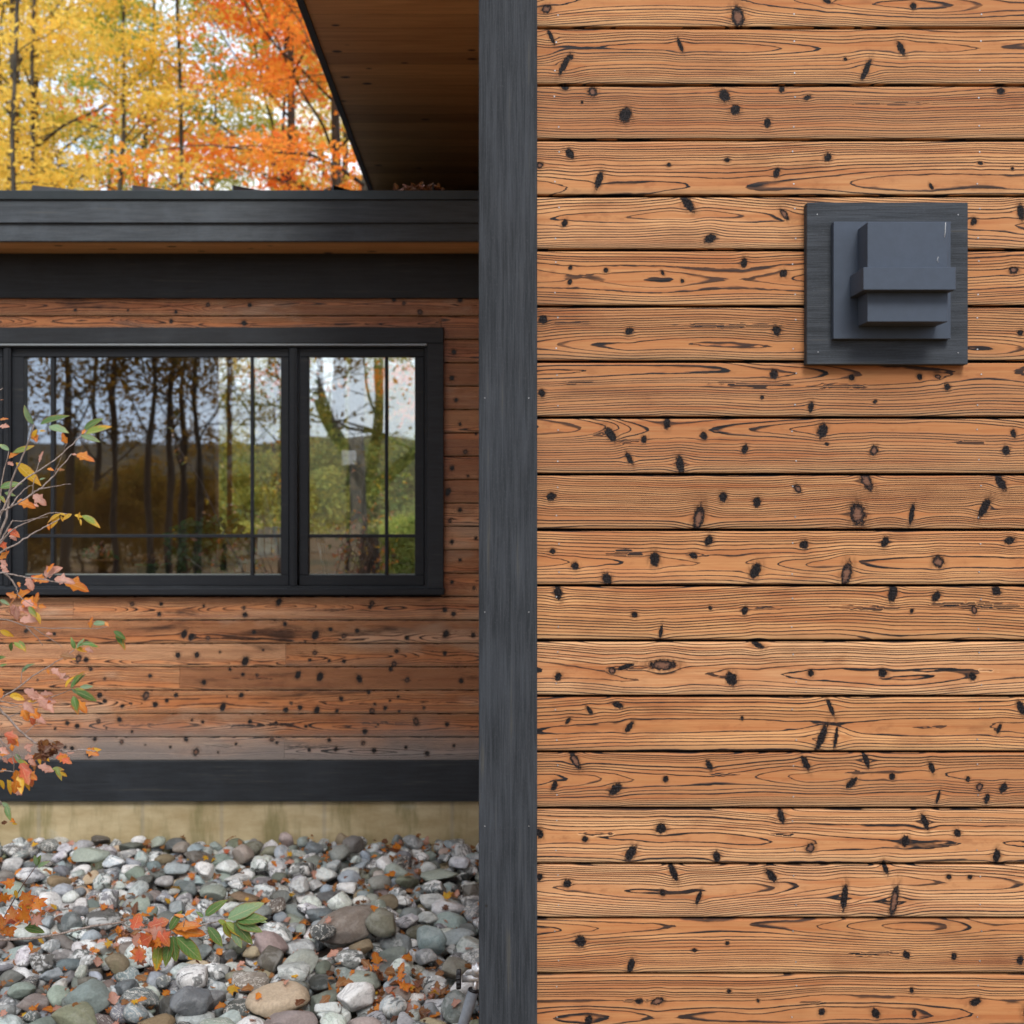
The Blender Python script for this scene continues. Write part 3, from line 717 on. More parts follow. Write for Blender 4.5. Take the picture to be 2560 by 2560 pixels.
# ================================================================== river cobbles
def stone_mat():
    m = NT('river_cobble'); tc = m.attr('tc', 'Vector'); base = m.attr('scol', 'Vector'); mott = m.attr('mott'); band = m.attr('band')
    n1_ = m.noise(m.mapv(tc, (16, 16, 16)), 1, 5, .68, .6); n2_ = m.noise(m.mapv(tc, (90, 90, 90)), 1, 4, .75); n3_ = m.noise(m.mapv(tc, (5, 5, 5)), 1, 3)
    vein = m.noise(m.mapv(tc, (14, 40, 22)), 1, 4, .6, 1.2)
    c = base
    c = m.mix(m.mr(n3_, .35, .65, 0, .22), c, m.mix(.5, c, (.30, .24, .16)))
    c = m.mix(m.mth('MULTIPLY', m.mr(n2_, .35, .65), .42), c, m.mix(1.0, c, (.48, .48, .50), 'MULTIPLY'))
    # white quartz and dark schist marbling
    c = m.mix(m.mth('MULTIPLY', m.mr(n1_, .50, .55), mott), c, (.76, .77, .77))
    c = m.mix(m.mth('MULTIPLY', m.mr(vein, .54, .59), mott), c, (.03, .034, .036))
    c = m.mix(m.mth('MULTIPLY', m.mr(m.mth('ABSOLUTE', m.mth('SUBTRACT', vein, .5)), .022, .006), band), c, (.62, .60, .56))
    c = m.mix(m.mr(m.noise(m.mapv(tc, (7, 7, 7), (4, 2, 9)), 1, 4, .7), .60, .74, 0, .25), c, (.20, .21, .12))
    h = m.mth('ADD', m.mth('MULTIPLY', n1_, .5), m.mth('MULTIPLY', n2_, .6))
    return m.done(c, m.mth('ADD', .52, m.mth('MULTIPLY', n3_, .25)), m.bump(h, .8, .008), .25)
M['stone'] = stone_mat()

def ico(sub):
    import bmesh
    bm = bmesh.new(); bmesh.ops.create_icosphere(bm, subdivisions=sub, radius=1)
    v = np.array([q.co[:] for q in bm.verts]); f = np.array([[w.index for w in q.verts] for q in bm.faces]); bm.free(); return v, f
ICO3, ICO4 = ico(3), ico(4)

#            name, colour, marbling, veins, weight
PAL = [('grey green', (.25, .285, .26), .0, .15, 15), ('pale grey', (.43, .46, .46), .35, .1, 18), ('blue grey', (.26, .30, .325), .12, .2, 20), ('dark grey', (.13, .135, .135), .1, .5, 8),
       ('white marbled', (.44, .46, .475), .9, .1, 17), ('white', (.68, .69, .68), .35, .0, 11), ('taupe', (.20, .18, .16), .1, .2, 5), ('tan', (.38, .31, .21), .0, .1, 3),
       ('rust brown', (.19, .13, .08), .0, .1, 2), ('mauve pink', (.33, .27, .25), .0, .15, 2), ('olive', (.17, .175, .125), .1, .1, 4), ('black and white speckled', (.16, .17, .17), .8, .3, 4)]
PD = {p[0]: p for p in PAL}
def stone_geo(rs, rx, ry, rz, big, angular):
    v, f = ICO4 if big else ICO3
    v = v.copy()
    sd = rs.randrange(10 ** 6); q = np.random.RandomState(sd)
    for _ in range(int(5 + angular * 9)):                    # worn flat facets
        d = q.normal(size=3); d /= np.linalg.norm(d); h = q.uniform(.52, .88); s = v @ d
        v -= np.outer(np.maximum(s - h, 0) * .82, d)
    n = n2(v[:, 0] + v[:, 2] * .7, v[:, 1] - v[:, 2] * .6, sd % 977, .8, .8) * .07 + n2(v[:, 0] - v[:, 2], v[:, 1] + v[:, 2], sd % 877, .3, .3) * .022 * (1 + angular)
    v *= (1 + n)[:, None]
    v *= np.array([rx, ry, rz])
    return v, f
def rot(v, rz, tx, ty):
    c, s = math.cos(tx), math.sin(tx); v = v @ np.array([[1, 0, 0], [0, c, -s], [0, s, c]]).T
    c, s = math.cos(ty), math.sin(ty); v = v @ np.array([[c, 0, s], [0, 1, 0], [-s, 0, c]]).T
    c, s = math.cos(rz), math.sin(rz); return v @ np.array([[c, -s, 0], [s, c, 0], [0, 0, 1]]).T

GX0, GX1, GY0, GY1, GS = -4.0, .5, 4.2, YL + .03, .011
nxg, nyg = int((GX1 - GX0) / GS), int((GY1 - GY0) / GS)
GB = -.115
Hf = np.zeros((nyg, nxg)) + GB ; own = -np.ones((nyg, nxg), dtype=int)
stones = []
def footprint(x, y, rx, ry, a):
    r = max(rx, ry)
    i0, i1 = max(0, int((x - r - GX0) / GS)), min(nxg, int((x + r - GX0) / GS) + 2)
    j0, j1 = max(0, int((y - r - GY0) / GS)), min(nyg, int((y + r - GY0) / GS) + 2)
    if i1 - i0 < 2 or j1 - j0 < 2: return None
    xx = GX0 + np.arange(i0, i1) * GS - x; yy = GY0 + np.arange(j0, j1) * GS - y
    XX, YY = np.meshgrid(xx, yy); u = XX * math.cos(a) + YY * math.sin(a); w = -XX * math.sin(a) + YY * math.cos(a)
    q = 1 - (u / rx) ** 2 - (w / ry) ** 2
    return (i0, i1, j0, j1, q)
def rest(x, y, rx, ry, rz, a):
    fp = footprint(x, y, rx * .93, ry * .93, a)
    if fp is None: return None
    i0, i1, j0, j1, q = fp; ins = q > 0
    if ins.sum() < 4: return None
    low = rz * np.sqrt(np.clip(q, 0, 1)); h = Hf[j0:j1, i0:i1]
    return float(np.max((h + low)[ins])), fp
def put_stone(x, y, rx, ry, rz, a, kind, hero=None, sink=.012):
    r_ = rest(x, y, rx, ry, rz, a)
    if r_ is None: return
    z, _ = r_; z = z - sink
    fp = footprint(x, y, rx, ry, a); i0, i1, j0, j1, q = fp
    top = z + rz * np.sqrt(np.clip(q, 0, 1)); ins = q > 0
    sub = Hf[j0:j1, i0:i1]; up = ins & (top > sub)
    sub[up] = top[up]; own[j0:j1, i0:i1][up] = len(stones)
    stones.append(dict(x=x, y=y, z=z, rx=rx, ry=ry, rz=rz, a=a, kind=kind, hero=hero))

# stones singled out in the photograph: px, py, width px, height/width, kind, label
HERO = [(862, 2318, 158, .62, 'taupe', 'large rounded taupe boulder, the biggest stone in the cobble bed', .5), (958, 2330, 84, .9, 'olive', 'dark olive round boulder leaning against the large taupe boulder', .5),
        (690, 2478, 150, .62, 'tan', 'large cream and tan cobble with a rust streak near the bottom edge', .4), (722, 2535, 138, .50, 'mauve pink', 'long flat pinkish brown cobble at the bottom edge', .3),
        (214, 2492, 120, .85, 'grey green', 'big angular grey green stone near the bottom left corner', 1.), (186, 2545, 124, .62, 'olive', 'mossy olive boulder at the bottom edge below the angular grey green stone', .6),
        (519, 2470, 84, .9, 'dark grey', 'round dark grey cobble left of the large cream cobble', .2), (345, 2476, 94, .85, 'blue grey', 'round speckled blue grey cobble near the bottom edge', .2),
        (536, 2402, 74, .95, 'white marbled', 'upright black and white marbled cobble right of the green leaves', .9), (674, 2346, 104, .62, 'mauve pink', 'pinkish brown cobble with a white end left of the large taupe boulder', .4),
        (733, 2424, 100, .60, 'pale grey', 'broad pale grey cobble above the large cream cobble', .6), (286, 2404, 66, .85, 'tan', 'round sandy tan cobble below the red maple leaves', .1),
        (391, 2522, 92, .62, 'rust brown', 'brown pitted cobble at the bottom below the speckled blue grey cobble', .6), (540, 2536, 98, .55, 'grey green', 'smooth dark green grey cobble beside the white cobble at the bottom', .2),
        (624, 2545, 74, .75, 'white', 'clean white cobble between the green grey and pinkish cobbles at the bottom', .5), (904, 2535, 98, .62, 'mauve pink', 'mauve cobble at the bottom edge towards the corner board', .5),
        (220, 2130, 96, .5, 'grey green', 'large dark mossy green cobble near the left end of the foundation', .4), (612, 2236, 76, .42, 'rust brown', 'smooth orange brown oval cobble in the middle of the bed', .1),
        (876, 2380, 80, .75, 'white marbled', 'pale two lobed cobble below the large taupe boulder', .7), (1093, 2176, 108, .26, 'grey green', 'long thin slate shaped cobble lying flat near the corner board', .5),
        (497, 2137, 84, .5, 'taupe', 'flat taupe brown cobble near the foundation', .3), (1178, 2355, 100, .7, 'pale grey', 'large pale grey stone half hidden by the corner board', .6),
        (1085, 2440, 80, .8, 'white marbled', 'upright white and grey streaked stone left of the tripod', .9), (1010, 2400, 70, .95, 'white marbled', 'tall marbled stone behind the brown leaf pile', .9),
        (806, 2345, 64, .9, 'dark grey', 'dark brown grey round cobble touching the large taupe boulder', .2), (160, 2290, 0, 0, '', '', 0)]
rs = random.Random(11)
def heroes():
  for px, py, wpx, hr, kind, lab, ang in HERO:
    if not wpx: continue
    Yg = (CAMZ - .02) * F / (py - CY); x = (px - CX) * Yg / F; rx = wpx * Yg / F / 2
    put_stone(x, Yg + .02, rx, rx * rs.uniform(.7, .85), rx * hr * .85, rs.uniform(-.15, .15), kind, (lab, ang), sink=rx * hr * .45)
names = [p[0] for p in PAL]; wts = [p[4] for p in PAL]
for layer in range(2):
    N = 2500 if layer == 0 else 1300
    if layer: heroes()
    for k in range(N):
        yn = rs.random()
        base = rs.choice([.020, .024, .028, .033, .037, .042, .047, .052, .058, .066, .075]) * (1.0 if layer else .95)
        best = None
        for _ in range(14 if layer else 9):
            y = GY0 + (GY1 - GY0 - .03) * rs.random(); x = GX0 + .1 + (GX1 - GX0 - .2) * rs.random()
            r0 = base * (1.15 - .32 * (y - GY0) / (GY1 - GY0))
            rx = r0 * rs.uniform(.95, 1.3); ry = r0 * rs.uniform(.75, 1.0); rz = r0 * rs.uniform(.5, .82); a = rs.uniform(0, math.pi)
            if y + rx > GY1 - .01: continue
            if 3.1 < y < 4.0: continue
            q = rest(x, y, rx, ry, rz, a)
            if q is None: continue
            zz = q[0]
            if best is None or zz < best[0]: best = (zz, x, y, rx, ry, rz, a)
        if best: put_stone(*best[1:], rs.choices(names, wts)[0], sink=.014)
# share of the picture each stone takes, from the top of the heap
cnt = np.zeros(len(stones))
jj, ii = np.nonzero(own >= 0); oo = own[jj, ii]
xx = GX0 + ii * GS; yy = GY0 + jj * GS; zz = Hf[jj, ii]
pxs = CX + xx * F / yy; pys = CY + (CAMZ - zz) * F / yy
vis = (pxs > 0) & (pxs < 1195) & (pys < 2560)
np.add.at(cnt, oo[vis], 1.0 / yy[vis] ** 3 * (1 + 2.5 * 0))
for k, s_ in enumerate(stones):
    if s_['hero']: cnt[k] += 100
order = np.argsort(-cnt); single = set(order[:298].tolist())
print('stones', len(stones), 'visible', int((cnt > 0).sum()))
anch = [(s_['x'], s_['y'], s_['hero'][0]) for s_ in stones if s_['hero']]
short = ['taupe boulder', 'olive round boulder', 'cream tan cobble', 'long pinkish cobble', 'angular grey green stone', 'mossy olive boulder', 'dark round cobble', 'speckled blue cobble', 'upright marbled cobble', 'white ended pink cobble',
         'broad pale cobble', 'sandy tan cobble', 'brown pitted cobble', 'green grey bottom cobble', 'clean white cobble', 'mauve cobble', 'dark mossy green cobble', 'orange brown oval cobble', 'two lobed cobble', 'thin slate cobble', 'flat taupe cobble',
         'large pale corner stone', 'streaked stone by the tripod', 'tall marbled stone', 'dark brown grey cobble']
rest_mb = MB(); rs = random.Random(23); used = {}
def size_word(r): return 'large' if r > .075 else 'medium' if r > .058 else 'small' if r > .045 else 'tiny'
for k, s_ in enumerate(stones):
    one = k in single
    if not one and (s_['y'] < 4.2 or rs.random() < 0): continue
    kind = s_['kind']; pc = PD[kind]
    ang = s_['hero'][1] if s_['hero'] else rs.choice([.1, .2, .4, .7, 1.0, 1.3])
    v, f = stone_geo(rs, s_['rx'] * 1.04, s_['ry'] * 1.04, s_['rz'] * 1.08, one and s_['rx'] > .055, ang)
    tc = v + np.array([rs.uniform(-50, 50), rs.uniform(-50, 50), rs.uniform(-50, 50)])
    v = rot(v, s_['a'], rs.uniform(-.22, .22), rs.uniform(-.22, .22))
    j = rs.choice([.55, .75, .95, 1.15, 1.3, 1.45]) * rs.uniform(.9, 1.1); col = np.array([min(.82, c_ * j * rs.uniform(.94, 1.06)) for c_ in pc[1]])
    at = dict(tc=tc, scol=np.tile(col, (len(v), 1)), mott=np.full(len(v), pc[2] * rs.uniform(.6, 1)), band=np.full(len(v), 1.0 if rs.random() < pc[3] else 0.))
    if one:
        mb = MB(); mb.add(v, f, 0, smooth=True, **at); o = mb.build('cobble', M['stone']); o.location = (s_['x'], s_['y'], s_['z'])
        if s_['hero']: lab = s_['hero'][0]
        else:
            dn = sorted(range(len(anch)), key=lambda q: (anch[q][0] - s_['x']) ** 2 + (anch[q][1] - s_['y']) ** 2)[:6]
            tex = 'angular' if ang >= 1 else 'rounded' if ang < .3 else 'smooth' if rs.random() < .5 else 'worn'
            tone = 'light ' if j > 1.28 else 'deep ' if j < .8 else ''
            lab = None
            for q in dn:
                dx, dy = s_['x'] - anch[q][0], s_['y'] - anch[q][1]; dd = math.hypot(dx, dy)
                rel = ('right of' if dx > 0 else 'left of') if abs(dx) > abs(dy) * 1.2 else ('behind' if dy > 0 else 'in front of')
                far = 'just ' if dd < .22 else 'a step ' if dd < .5 else 'well '
                nm = kind if kind.split()[0] != tone.strip() else kind
                c_ = f"{size_word(s_['rx'])} {tone}{nm} cobble, {tex}, {far}{rel} the {short[q]}"
                if c_ not in used and len(c_.split()) <= 16: lab = c_; break
            if lab is None: lab = c_
            used[lab] = 1
        tag(o, lab, 'stone', 'river cobbles along the foundation')
    else:
        rest_mb.add(v + np.array([s_['x'], s_['y'], s_['z']]), f, 0, smooth=True, **at)
o = rest_mb.build('cobble_bed', M['stone']); tag(o, 'mass of smaller river cobbles filling the bed along the foundation', 'stones', 'river cobbles along the foundation', 'stuff')

# soil under the stones
mb = MB(); mb.box(GX0 - 1.6, .6, 3.7, YL + .05, -.25, GB + .012); m = simple('dark_soil', (.035, .025, .018), .95, 0, .4, 20, .5)
o = mb.build('soil', m); tag(o, kind='structure')

# ================================================================== leaves
def leaf_geo(L, W, curl=.25, fold=.35, lobed=0, rs=random, nseg=7):
    """one leaf lying along +x, midrib at y=0, normal +z; returns verts, faces and the along-leaf parameter"""
    v = []; tt = []
    for i in range(nseg + 1):
        t = i / nseg; w = W * .5 * math.sin(math.pi * min(1, t ** .8)) ** .8 if 0 < t < 1 else 0.0008
        if lobed: w *= 1 + lobed * math.sin(i * 2.4 + rs.random()) * .6
        x = L * t; bz = curl * L * (t * t) 
        jag = rs.uniform(-.06, .06) * W
        for s, q in ((-1, 1), (0, 0), (1, 1)):
            v.append((x + (abs(s) * jag), s * w, -bz + abs(s) * w * fold)); tt.append((t, s))
    f = []
    for i in range(nseg):
        a = i * 3; f += [(a, a + 3, a + 4, a + 1), (a + 1, a + 4, a + 5, a + 2)]
    return np.array(v), f, tt
def maple_geo(L, rs):
    """lobed maple leaf outline as a fan, slightly cupped"""
    ang = [-170, -140, -118, -95, -72, -55, -38, -20, 0, 20, 38, 55, 72, 95, 118, 140, 170]
    rad = [.30, .52, .42, .72, .50, .55, .92, .60, 1.1, .60, .92, .55, .50, .72, .42, .52, .30]
    v = [(0, 0, 0)]; tt = [(0, 0)]
    for a, r in zip(ang, rad):
        r *= rs.uniform(.86, 1.12) * L * .5
        v.append((r * math.cos(R(a)) , r * math.sin(R(a)), r * r / L * rs.uniform(-.8, 1.0))); tt.append((.9, 1))
    f = [(0, i, i + 1) for i in range(1, len(ang))]
    return np.array(v), f, tt
def leaf_mat(name, trans=.45):
    m = NT(name); col = m.attr('lcol', 'Vector'); tip = m.attr('ltip', 'Vector'); t = m.attr('lt'); p = m.pos()
    n = m.noise(p, 120, 3, .7)
    k = m.mr(m.mth('ADD', t, m.mth('MULTIPLY', m.mth('SUBTRACT', n, .5), .9)), .45, .95)
    c = m.mix(k, col, tip)
    u, v = m.attr('lu'), m.attr('lv')
    vein = m.mth('ABSOLUTE', m.mth('SUBTRACT', m.mth('FRACT', m.mth('SUBTRACT', m.mth('MULTIPLY', u, 7.0), m.mth('MULTIPLY', v, 1.6))), .5))
    c = m.mix(m.mth('MAXIMUM', m.mr(vein, .07, .0, 0, .35), m.mr(v, .10, .02, 0, .5)), c, m.mix(.6, c, (.80, .62, .35)))
    c = m.mix(m.mr(m.mth('ADD', v, m.mth('MULTIPLY', n, .5)), 1.02, 1.30, 0, .75), c, (.30, .09, .03))
    c = m.mix(m.mr(m.noise(p, 260, 3, .75), .58, .72, 0, .75), c, (.12, .04, .015))
    d = m.n('ShaderNodeBsdfPrincipled', {'Base Color': c, 'Roughness': .45, 'Specular IOR Level': .45, 'Normal': m.bump(n, .3, .002)})
    tr = m.n('ShaderNodeBsdfTranslucent', {'Color': c}); mx = m.n('ShaderNodeMixShader', {0: trans})
    m.t.links.new(d.outputs[0], mx.inputs[1]); m.t.links.new(tr.outputs[0], mx.inputs[2]); m.t.links.new(mx.outputs[0], m.out.inputs[0])
    return m.m
M['leaf'] = leaf_mat('autumn_leaf')
LC = {'G': ((.10, .21, .055), (.20, .26, .05)), 'g': ((.20, .33, .17), (.30, .36, .14)), 'Y': ((.68, .42, .03), (.75, .33, .02)), 'V': ((.22, .30, .05), (.72, .36, .03)), 'O': ((.72, .25, .03), (.68, .15, .02)),
      'P': ((.62, .33, .26), (.55, .24, .16)), 'B': ((.16, .06, .03), (.10, .035, .02)), 'R': ((.62, .13, .06), (.60, .22, .06)), 'T': ((.34, .15, .05), (.24, .09, .03)), 'N': ((.12, .26, .05), (.70, .22, .04))}
def orient(v, d, nrm):
    d = np.array(d, float); d /= np.linalg.norm(d); n = np.array(nrm, float); n -= d * n.dot(d); n /= np.linalg.norm(n) + 1e-9
    return v @ np.array([d, np.cross(n, d), n])
def add_leaf(mb, p, d, nrm, L, W, code, rs, lobed=0, maple=False, curl=None):
    v, f, tt = maple_geo(L, rs) if maple else leaf_geo(L, W, rs.uniform(-.1, .45) if curl is None else curl, rs.uniform(.1, .5), lobed, rs)
    v = orient(v, d, nrm) + np.array(p); c0, c1 = LC[code]; j = rs.uniform(.8, 1.15)
    mb.add(v, f, 0, smooth=True, lcol=np.tile(np.array(c0) * j, (len(v), 1)), ltip=np.tile(np.array(c1) * j, (len(v), 1)), lt=np.array([q[0] * .7 + abs(q[1]) * .3 for q in tt]), lu=np.array([float(q[0]) for q in tt]), lv=np.array([abs(float(q[1])) if not maple else .45 for q in tt]))

# dry leaves wedged between the stones
rs = random.Random(31); lit = MB()
def hf(x, y):
    i, j = int((x - GX0) / GS), int((y - GY0) / GS)
    return Hf[min(max(j, 0), nyg - 1), min(max(i, 0), nxg - 1)]
n = 0; tries = 0
piles = [(-1.3 + 0 * 1, 5.1)]
PILE = [((880 - CX), 2440), ((1030 - CX), 2455), ((1010 - CX), 2090), ((330 - CX), 2330), ((960 - CX), 2440)]
while n < 2100 and tries < 40000:
    tries += 1
    if rs.random() < .2:
        a, b = rs.choice(PILE); b += rs.gauss(0, 14); yy = (CAMZ + .0) * F / (b - CY); xx = (a + rs.gauss(0, 40)) * yy / F
    else: yy = rs.uniform(4.3, GY1 - .05); xx = rs.uniform(-.42 * yy - .2, .1)
    h = hf(xx, yy); loc = np.mean([hf(xx + dx, yy + dy) for dx in (-.04, .04) for dy in (-.04, .04)])
    if h > loc - .004 and rs.random() < .93: continue
    L = rs.uniform(.024, .06)
    d = (rs.uniform(-1, 1), rs.uniform(-1, 1), rs.uniform(-.5, .6)); nr = (rs.uniform(-.7, .7), rs.uniform(-1.1, .2), 1)
    add_leaf(lit, (xx, yy, h + .014), d, nr, L, L * rs.uniform(.5, .8), rs.choices('TOPBY', [8, 5, 3, 3, .6])[0], rs, .5, rs.random() < .35); n += 1
o = lit.build('leaf_litter', M['leaf']); tag(o, 'dry orange and brown leaf scraps wedged between the cobbles', 'leaves', None, 'stuff')
FL = [(1115, 2240, 40, 'Y', 'bright orange yellow maple leaf lying near the corner board'), (578, 2455, 46, 'Y', 'curled yellow brown leaf between the cream and dark cobbles'), (518, 2156, 24, 'Y', 'small yellow leaf beside the flat taupe cobble'),
      (727, 2126, 26, 'Y', 'small yellow leaf on a brown cobble by the foundation'), (1010, 2455, 50, 'O', 'broad orange brown leaf on the leaf pile'), (500, 2300, 30, 'O', 'small orange leaf beside the drooping branch'),
      (365, 2092, 36, 'T', 'dry brown oak leaf on the stones close to the foundation'), (85, 2108, 26, 'Y', 'small yellow green leaf near the left end of the foundation'), (570, 2112, 26, 'R', 'narrow dark red leaf standing between stones near the foundation'),
      (275, 2336, 34, 'Y', 'yellow leaf under the drooping branch'), (310, 2500, 34, 'T', 'curled brown leaf beside the speckled blue cobble'), (985, 2478, 26, 'R', 'small red leaf at the right end of the leaf pile'),
      (620, 2252, 18, 'Y', 'tiny yellow leaf near the orange brown oval cobble')]
for px, py, w, code, lab in FL:
    yy = (CAMZ - .03) * F / (py - CY); xx = (px - CX) * yy / F
    h = max(hf(xx + a, yy + b) for a in (-.02, 0, .02) for b in (-.02, 0, .02))
    mb = MB(); add_leaf(mb, (0, 0, 0), (rs.uniform(-1, 1), rs.uniform(-.3, .3), .1), (rs.uniform(-.2, .2), -.7, 1), w * yy / F, w * yy / F * .7, code, rs, .3, True)
    o = mb.build('fallen_leaf', M['leaf']); o.location = (xx, yy - .01, h + .014); tag(o, lab, 'leaf', 'fallen leaves lying singly on the stones')

# leaves caught on the roof where the two roofs meet
mb = MB(); rs = random.Random(3)
for k in range(150):
    px = rs.triangular(985, 1110, 1060); yy = YF + rs.uniform(.0, .22); x, _, _ = P(px, 470, yy)
    hh = .033 * max(0, 1 - abs(px - 1052) / 75) 
    add_leaf(mb, (x, yy, ztop + (yy - YF) * sl + rs.uniform(.0, hh) + .002), (rs.uniform(-1, 1), rs.uniform(-1, 1), rs.uniform(-.3, .5)), (rs.uniform(-.6, .6), -.8, 1), .04, .025, rs.choice('TBTP'), rs, .5)
o = mb.build('roof_leaves', M['leaf']); tag(o, 'little heap of brown leaves caught on the lower roof edge', 'leaves', None, 'stuff')

# ================================================================== tripod behind the corner board
tri = empty('tripod', (-.12, 4.5, .2), 'silver and grey tripod with a black knurled knob, half hidden by the corner board', 'tripod')
Mt = simple('grey_foam_sleeve', (.24, .27, .31), .7, 0, .1, 60, .1); Mc = simple('brushed_aluminium', (.72, .72, .73), .35, .6, .06, 30); Mk = simple('black_rubber_knob', (.012, .012, .015), .5)
YT = 4.1
def tp_(x, y, r0=0): return P(x, y, YT)
mb = MB(); mb.tube([tp_(1183, 2478), tp_(1160, 2555), tp_(1128, 2662)], [.0180, .0175, .0165], 20); mb.build('leg_sleeve', Mt, tri)
a = np.array(tp_(1128, 2662)); mb = MB(); mb.tube([a, a + np.array([-.10, -.02, -.22])], [.011, .011], 14)
mb.tube([tp_(1186, 2484), tp_(1189, 2452)], [.0085, .0085], 14); mb.build('leg', Mc, tri)
mb = MB(); mb.tube([tp_(1183.2, 2477), tp_(1184.6, 2472)], [.0185, .0165], 20); mb.build('collar', Mk, tri)
mb = MB(); mb.tube([tp_(1155, 2447), tp_(1169, 2446), tp_(1169.3, 2446), tp_(1225, 2444)], [.0115, .0118, .0128, .0128], 16)
mb.tube([tp_(1164, 2436), tp_(1186, 2425), tp_(1198, 2412)], [.005, .009, .012], 12)
mb.tube([tp_(1196, 2412), tp_(1196, 2436)], [.022, .022], 18); mb.build('head', Mc, tri)
mb = MB(); th = np.linspace(0, 2 * math.pi, 49)[:-1]; rr = np.where(np.arange(48) % 4 < 2, .031, .0275)
c0 = np.array(tp_(1147, 2448)); dx = np.array([.0075, 0, .0008])
ring = np.stack([0 * th, np.cos(th) * rr, np.sin(th) * rr], -1); v = np.concatenate([c0 - dx + ring * .93, c0 - dx * .6 + ring, c0 + dx * .6 + ring, c0 + dx + ring * .93])
f = [(q * 48 + k, q * 48 + (k + 1) % 48, (q + 1) * 48 + (k + 1) % 48, (q + 1) * 48 + k) for q in range(3) for k in range(48)] + [tuple(range(47, -1, -1)), tuple(range(144, 192))]
mb.add(v, f); mb.build('knob', Mk, tri)
for dx_, dy_ in ((.25, .45), (.55, -.1)):
    mb = MB(); mb.tube([tp_(1215, 2470), (tp_(1215, 2470)[0] + dx_, YT + dy_, .06)], [.015, .011], 14); mb.build('leg', Mt, tri)
# ================================================================== shrub in the left foreground
def bark_mat(name, a, b, sc=30):
    m = NT(name); p = m.pos(); n = m.noise(m.mapv(p, (sc, sc, sc * .25)), 1, 4, .7)
    return m.done(m.mix(m.mr(n, .35, .65), a, b), .8, m.bump(n, .8, .01 if sc < 60 else .001), .25)
M['twig'] = bark_mat('grey_twig_bark', (.16, .12, .10), (.34, .28, .25), 200)
M['twigd'] = bark_mat('brown_twig_bark', (.07, .04, .035), (.16, .10, .085), 200)
def pts(s, Y, wob, rs):
    q = [tuple(float(t) for t in w.split(',')) for w in s.split()]
    out = []
    for k, (x, y) in enumerate(q): out.append(P(x, y, Y + wob * k / max(1, len(q) - 1)))
    return out
rs = random.Random(77)
shrub = empty('shrub', (-1.75, 3.35, 0), 'twiggy autumn shrub with green and orange leaves reaching in from the left edge', 'shrub')
ST = """-120,1560 -60,1400 0,1280 25,1268 60,1250 90,1228 105,1220 135,1187 155,1165 180,1134;3.0,.10,4.5
-30,1420 18,1290 24,1225 30,1200 57,1140 68,1113 85,1062;3.2,-.05,5
0,1290 30,1225 65,1195 100,1176 150,1140 180,1110 202,1088;3.1,.12,4
-15,1340 0,1245 8,1190 22,1128;3.3,0,4
25,1268 45,1240 70,1217 82,1213;3.02,.05,2.5
100,1223 140,1215 178,1210;3.06,.05,2.3
135,1187 150,1150 168,1108;3.07,-.05,2.3
88,1186 98,1155;3.13,0,2.5
80,1240 83,1205 90,1190;3.05,0,2.3
-100,1500 0,1379 50,1356 85,1331 117,1316 150,1297;3.0,.15,4
-80,1450 30,1325 60,1309 90,1297 115,1285 135,1281 180,1286;3.25,.1,3.5
33,1303 60,1303 85,1296 120,1292;3.2,0,2
-60,1400 0,1355 20,1320 33,1300;3.1,0,5
-80,1480 0,1430 25,1435 65,1443 115,1448 140,1455 165,1455;2.95,0,3.5
12,1434 30,1452 42,1470 43,1486;2.96,0,4
110,1447 130,1437 145,1425;2.96,0,2
43,1486 60,1500 95,1520;2.97,0,2
-60,1560 0,1545 60,1563 85,1570 170,1571 250,1572 268,1565;3.4,.1,2.6
65,1567 95,1595 107,1615;3.42,0,2.4
85,1570 125,1595 155,1617;3.42,0,2
-90,1800 0,1745 40,1725 80,1690 125,1665 185,1625;3.3,.1,4
53,1708 52,1690 58,1668;3.3,0,2
120,1747 150,1735 180,1722;3.35,0,2.6
-20,1750 60,1765 120,1747;3.35,0,2.6
-80,1700 0,1775 20,1795 60,1838 95,1862 130,1876 170,1880 215,1874 240,1878;3.05,.05,5.5
60,1838 85,1812 100,1810;3.07,0,2.3
20,1795 50,1780 60,1765;3.07,0,2.3
0,1765 30,1770 55,1760;3.07,0,2.5
-60,1780 0,1850 30,1880 50,1900;3.2,0,4
30,1880 38,1940 45,1955;3.2,0,2
-60,1960 0,1925 35,1930;3.1,0,3
95,1862 112,1848 125,1850 140,1862;3.07,0,2
-30,1990 0,2003 20,2030 28,2052;3.2,0,3
-80,950 0,976 8,970;3.2,0,3"""
br = MB()
tips = []
for ln in ST.split('\n'):
    s, q = ln.split(';'); Y0, wob, r = (float(t) for t in q.split(','))
    p_ = np.array(pts(s, Y0, wob, rs)); 
    # resample with small kinks
    t = np.linspace(0, len(p_) - 1, (len(p_) - 1) * 4 + 1); i = np.clip(t.astype(int), 0, len(p_) - 2); f_ = (t - i)[:, None]
    q_ = p_[i] * (1 - f_) + p_[i + 1] * f_; q_[1:-1] = (q_[:-2] + 2 * q_[1:-1] + q_[2:]) / 4
    q_[1:-1] += np.random.RandomState(int(Y0 * 100)).normal(size=q_[1:-1].shape) * .0007
    rad = np.linspace(r, r * .45, len(q_)) * Y0 / F / 1.55
    br.tube(q_, rad, 7)
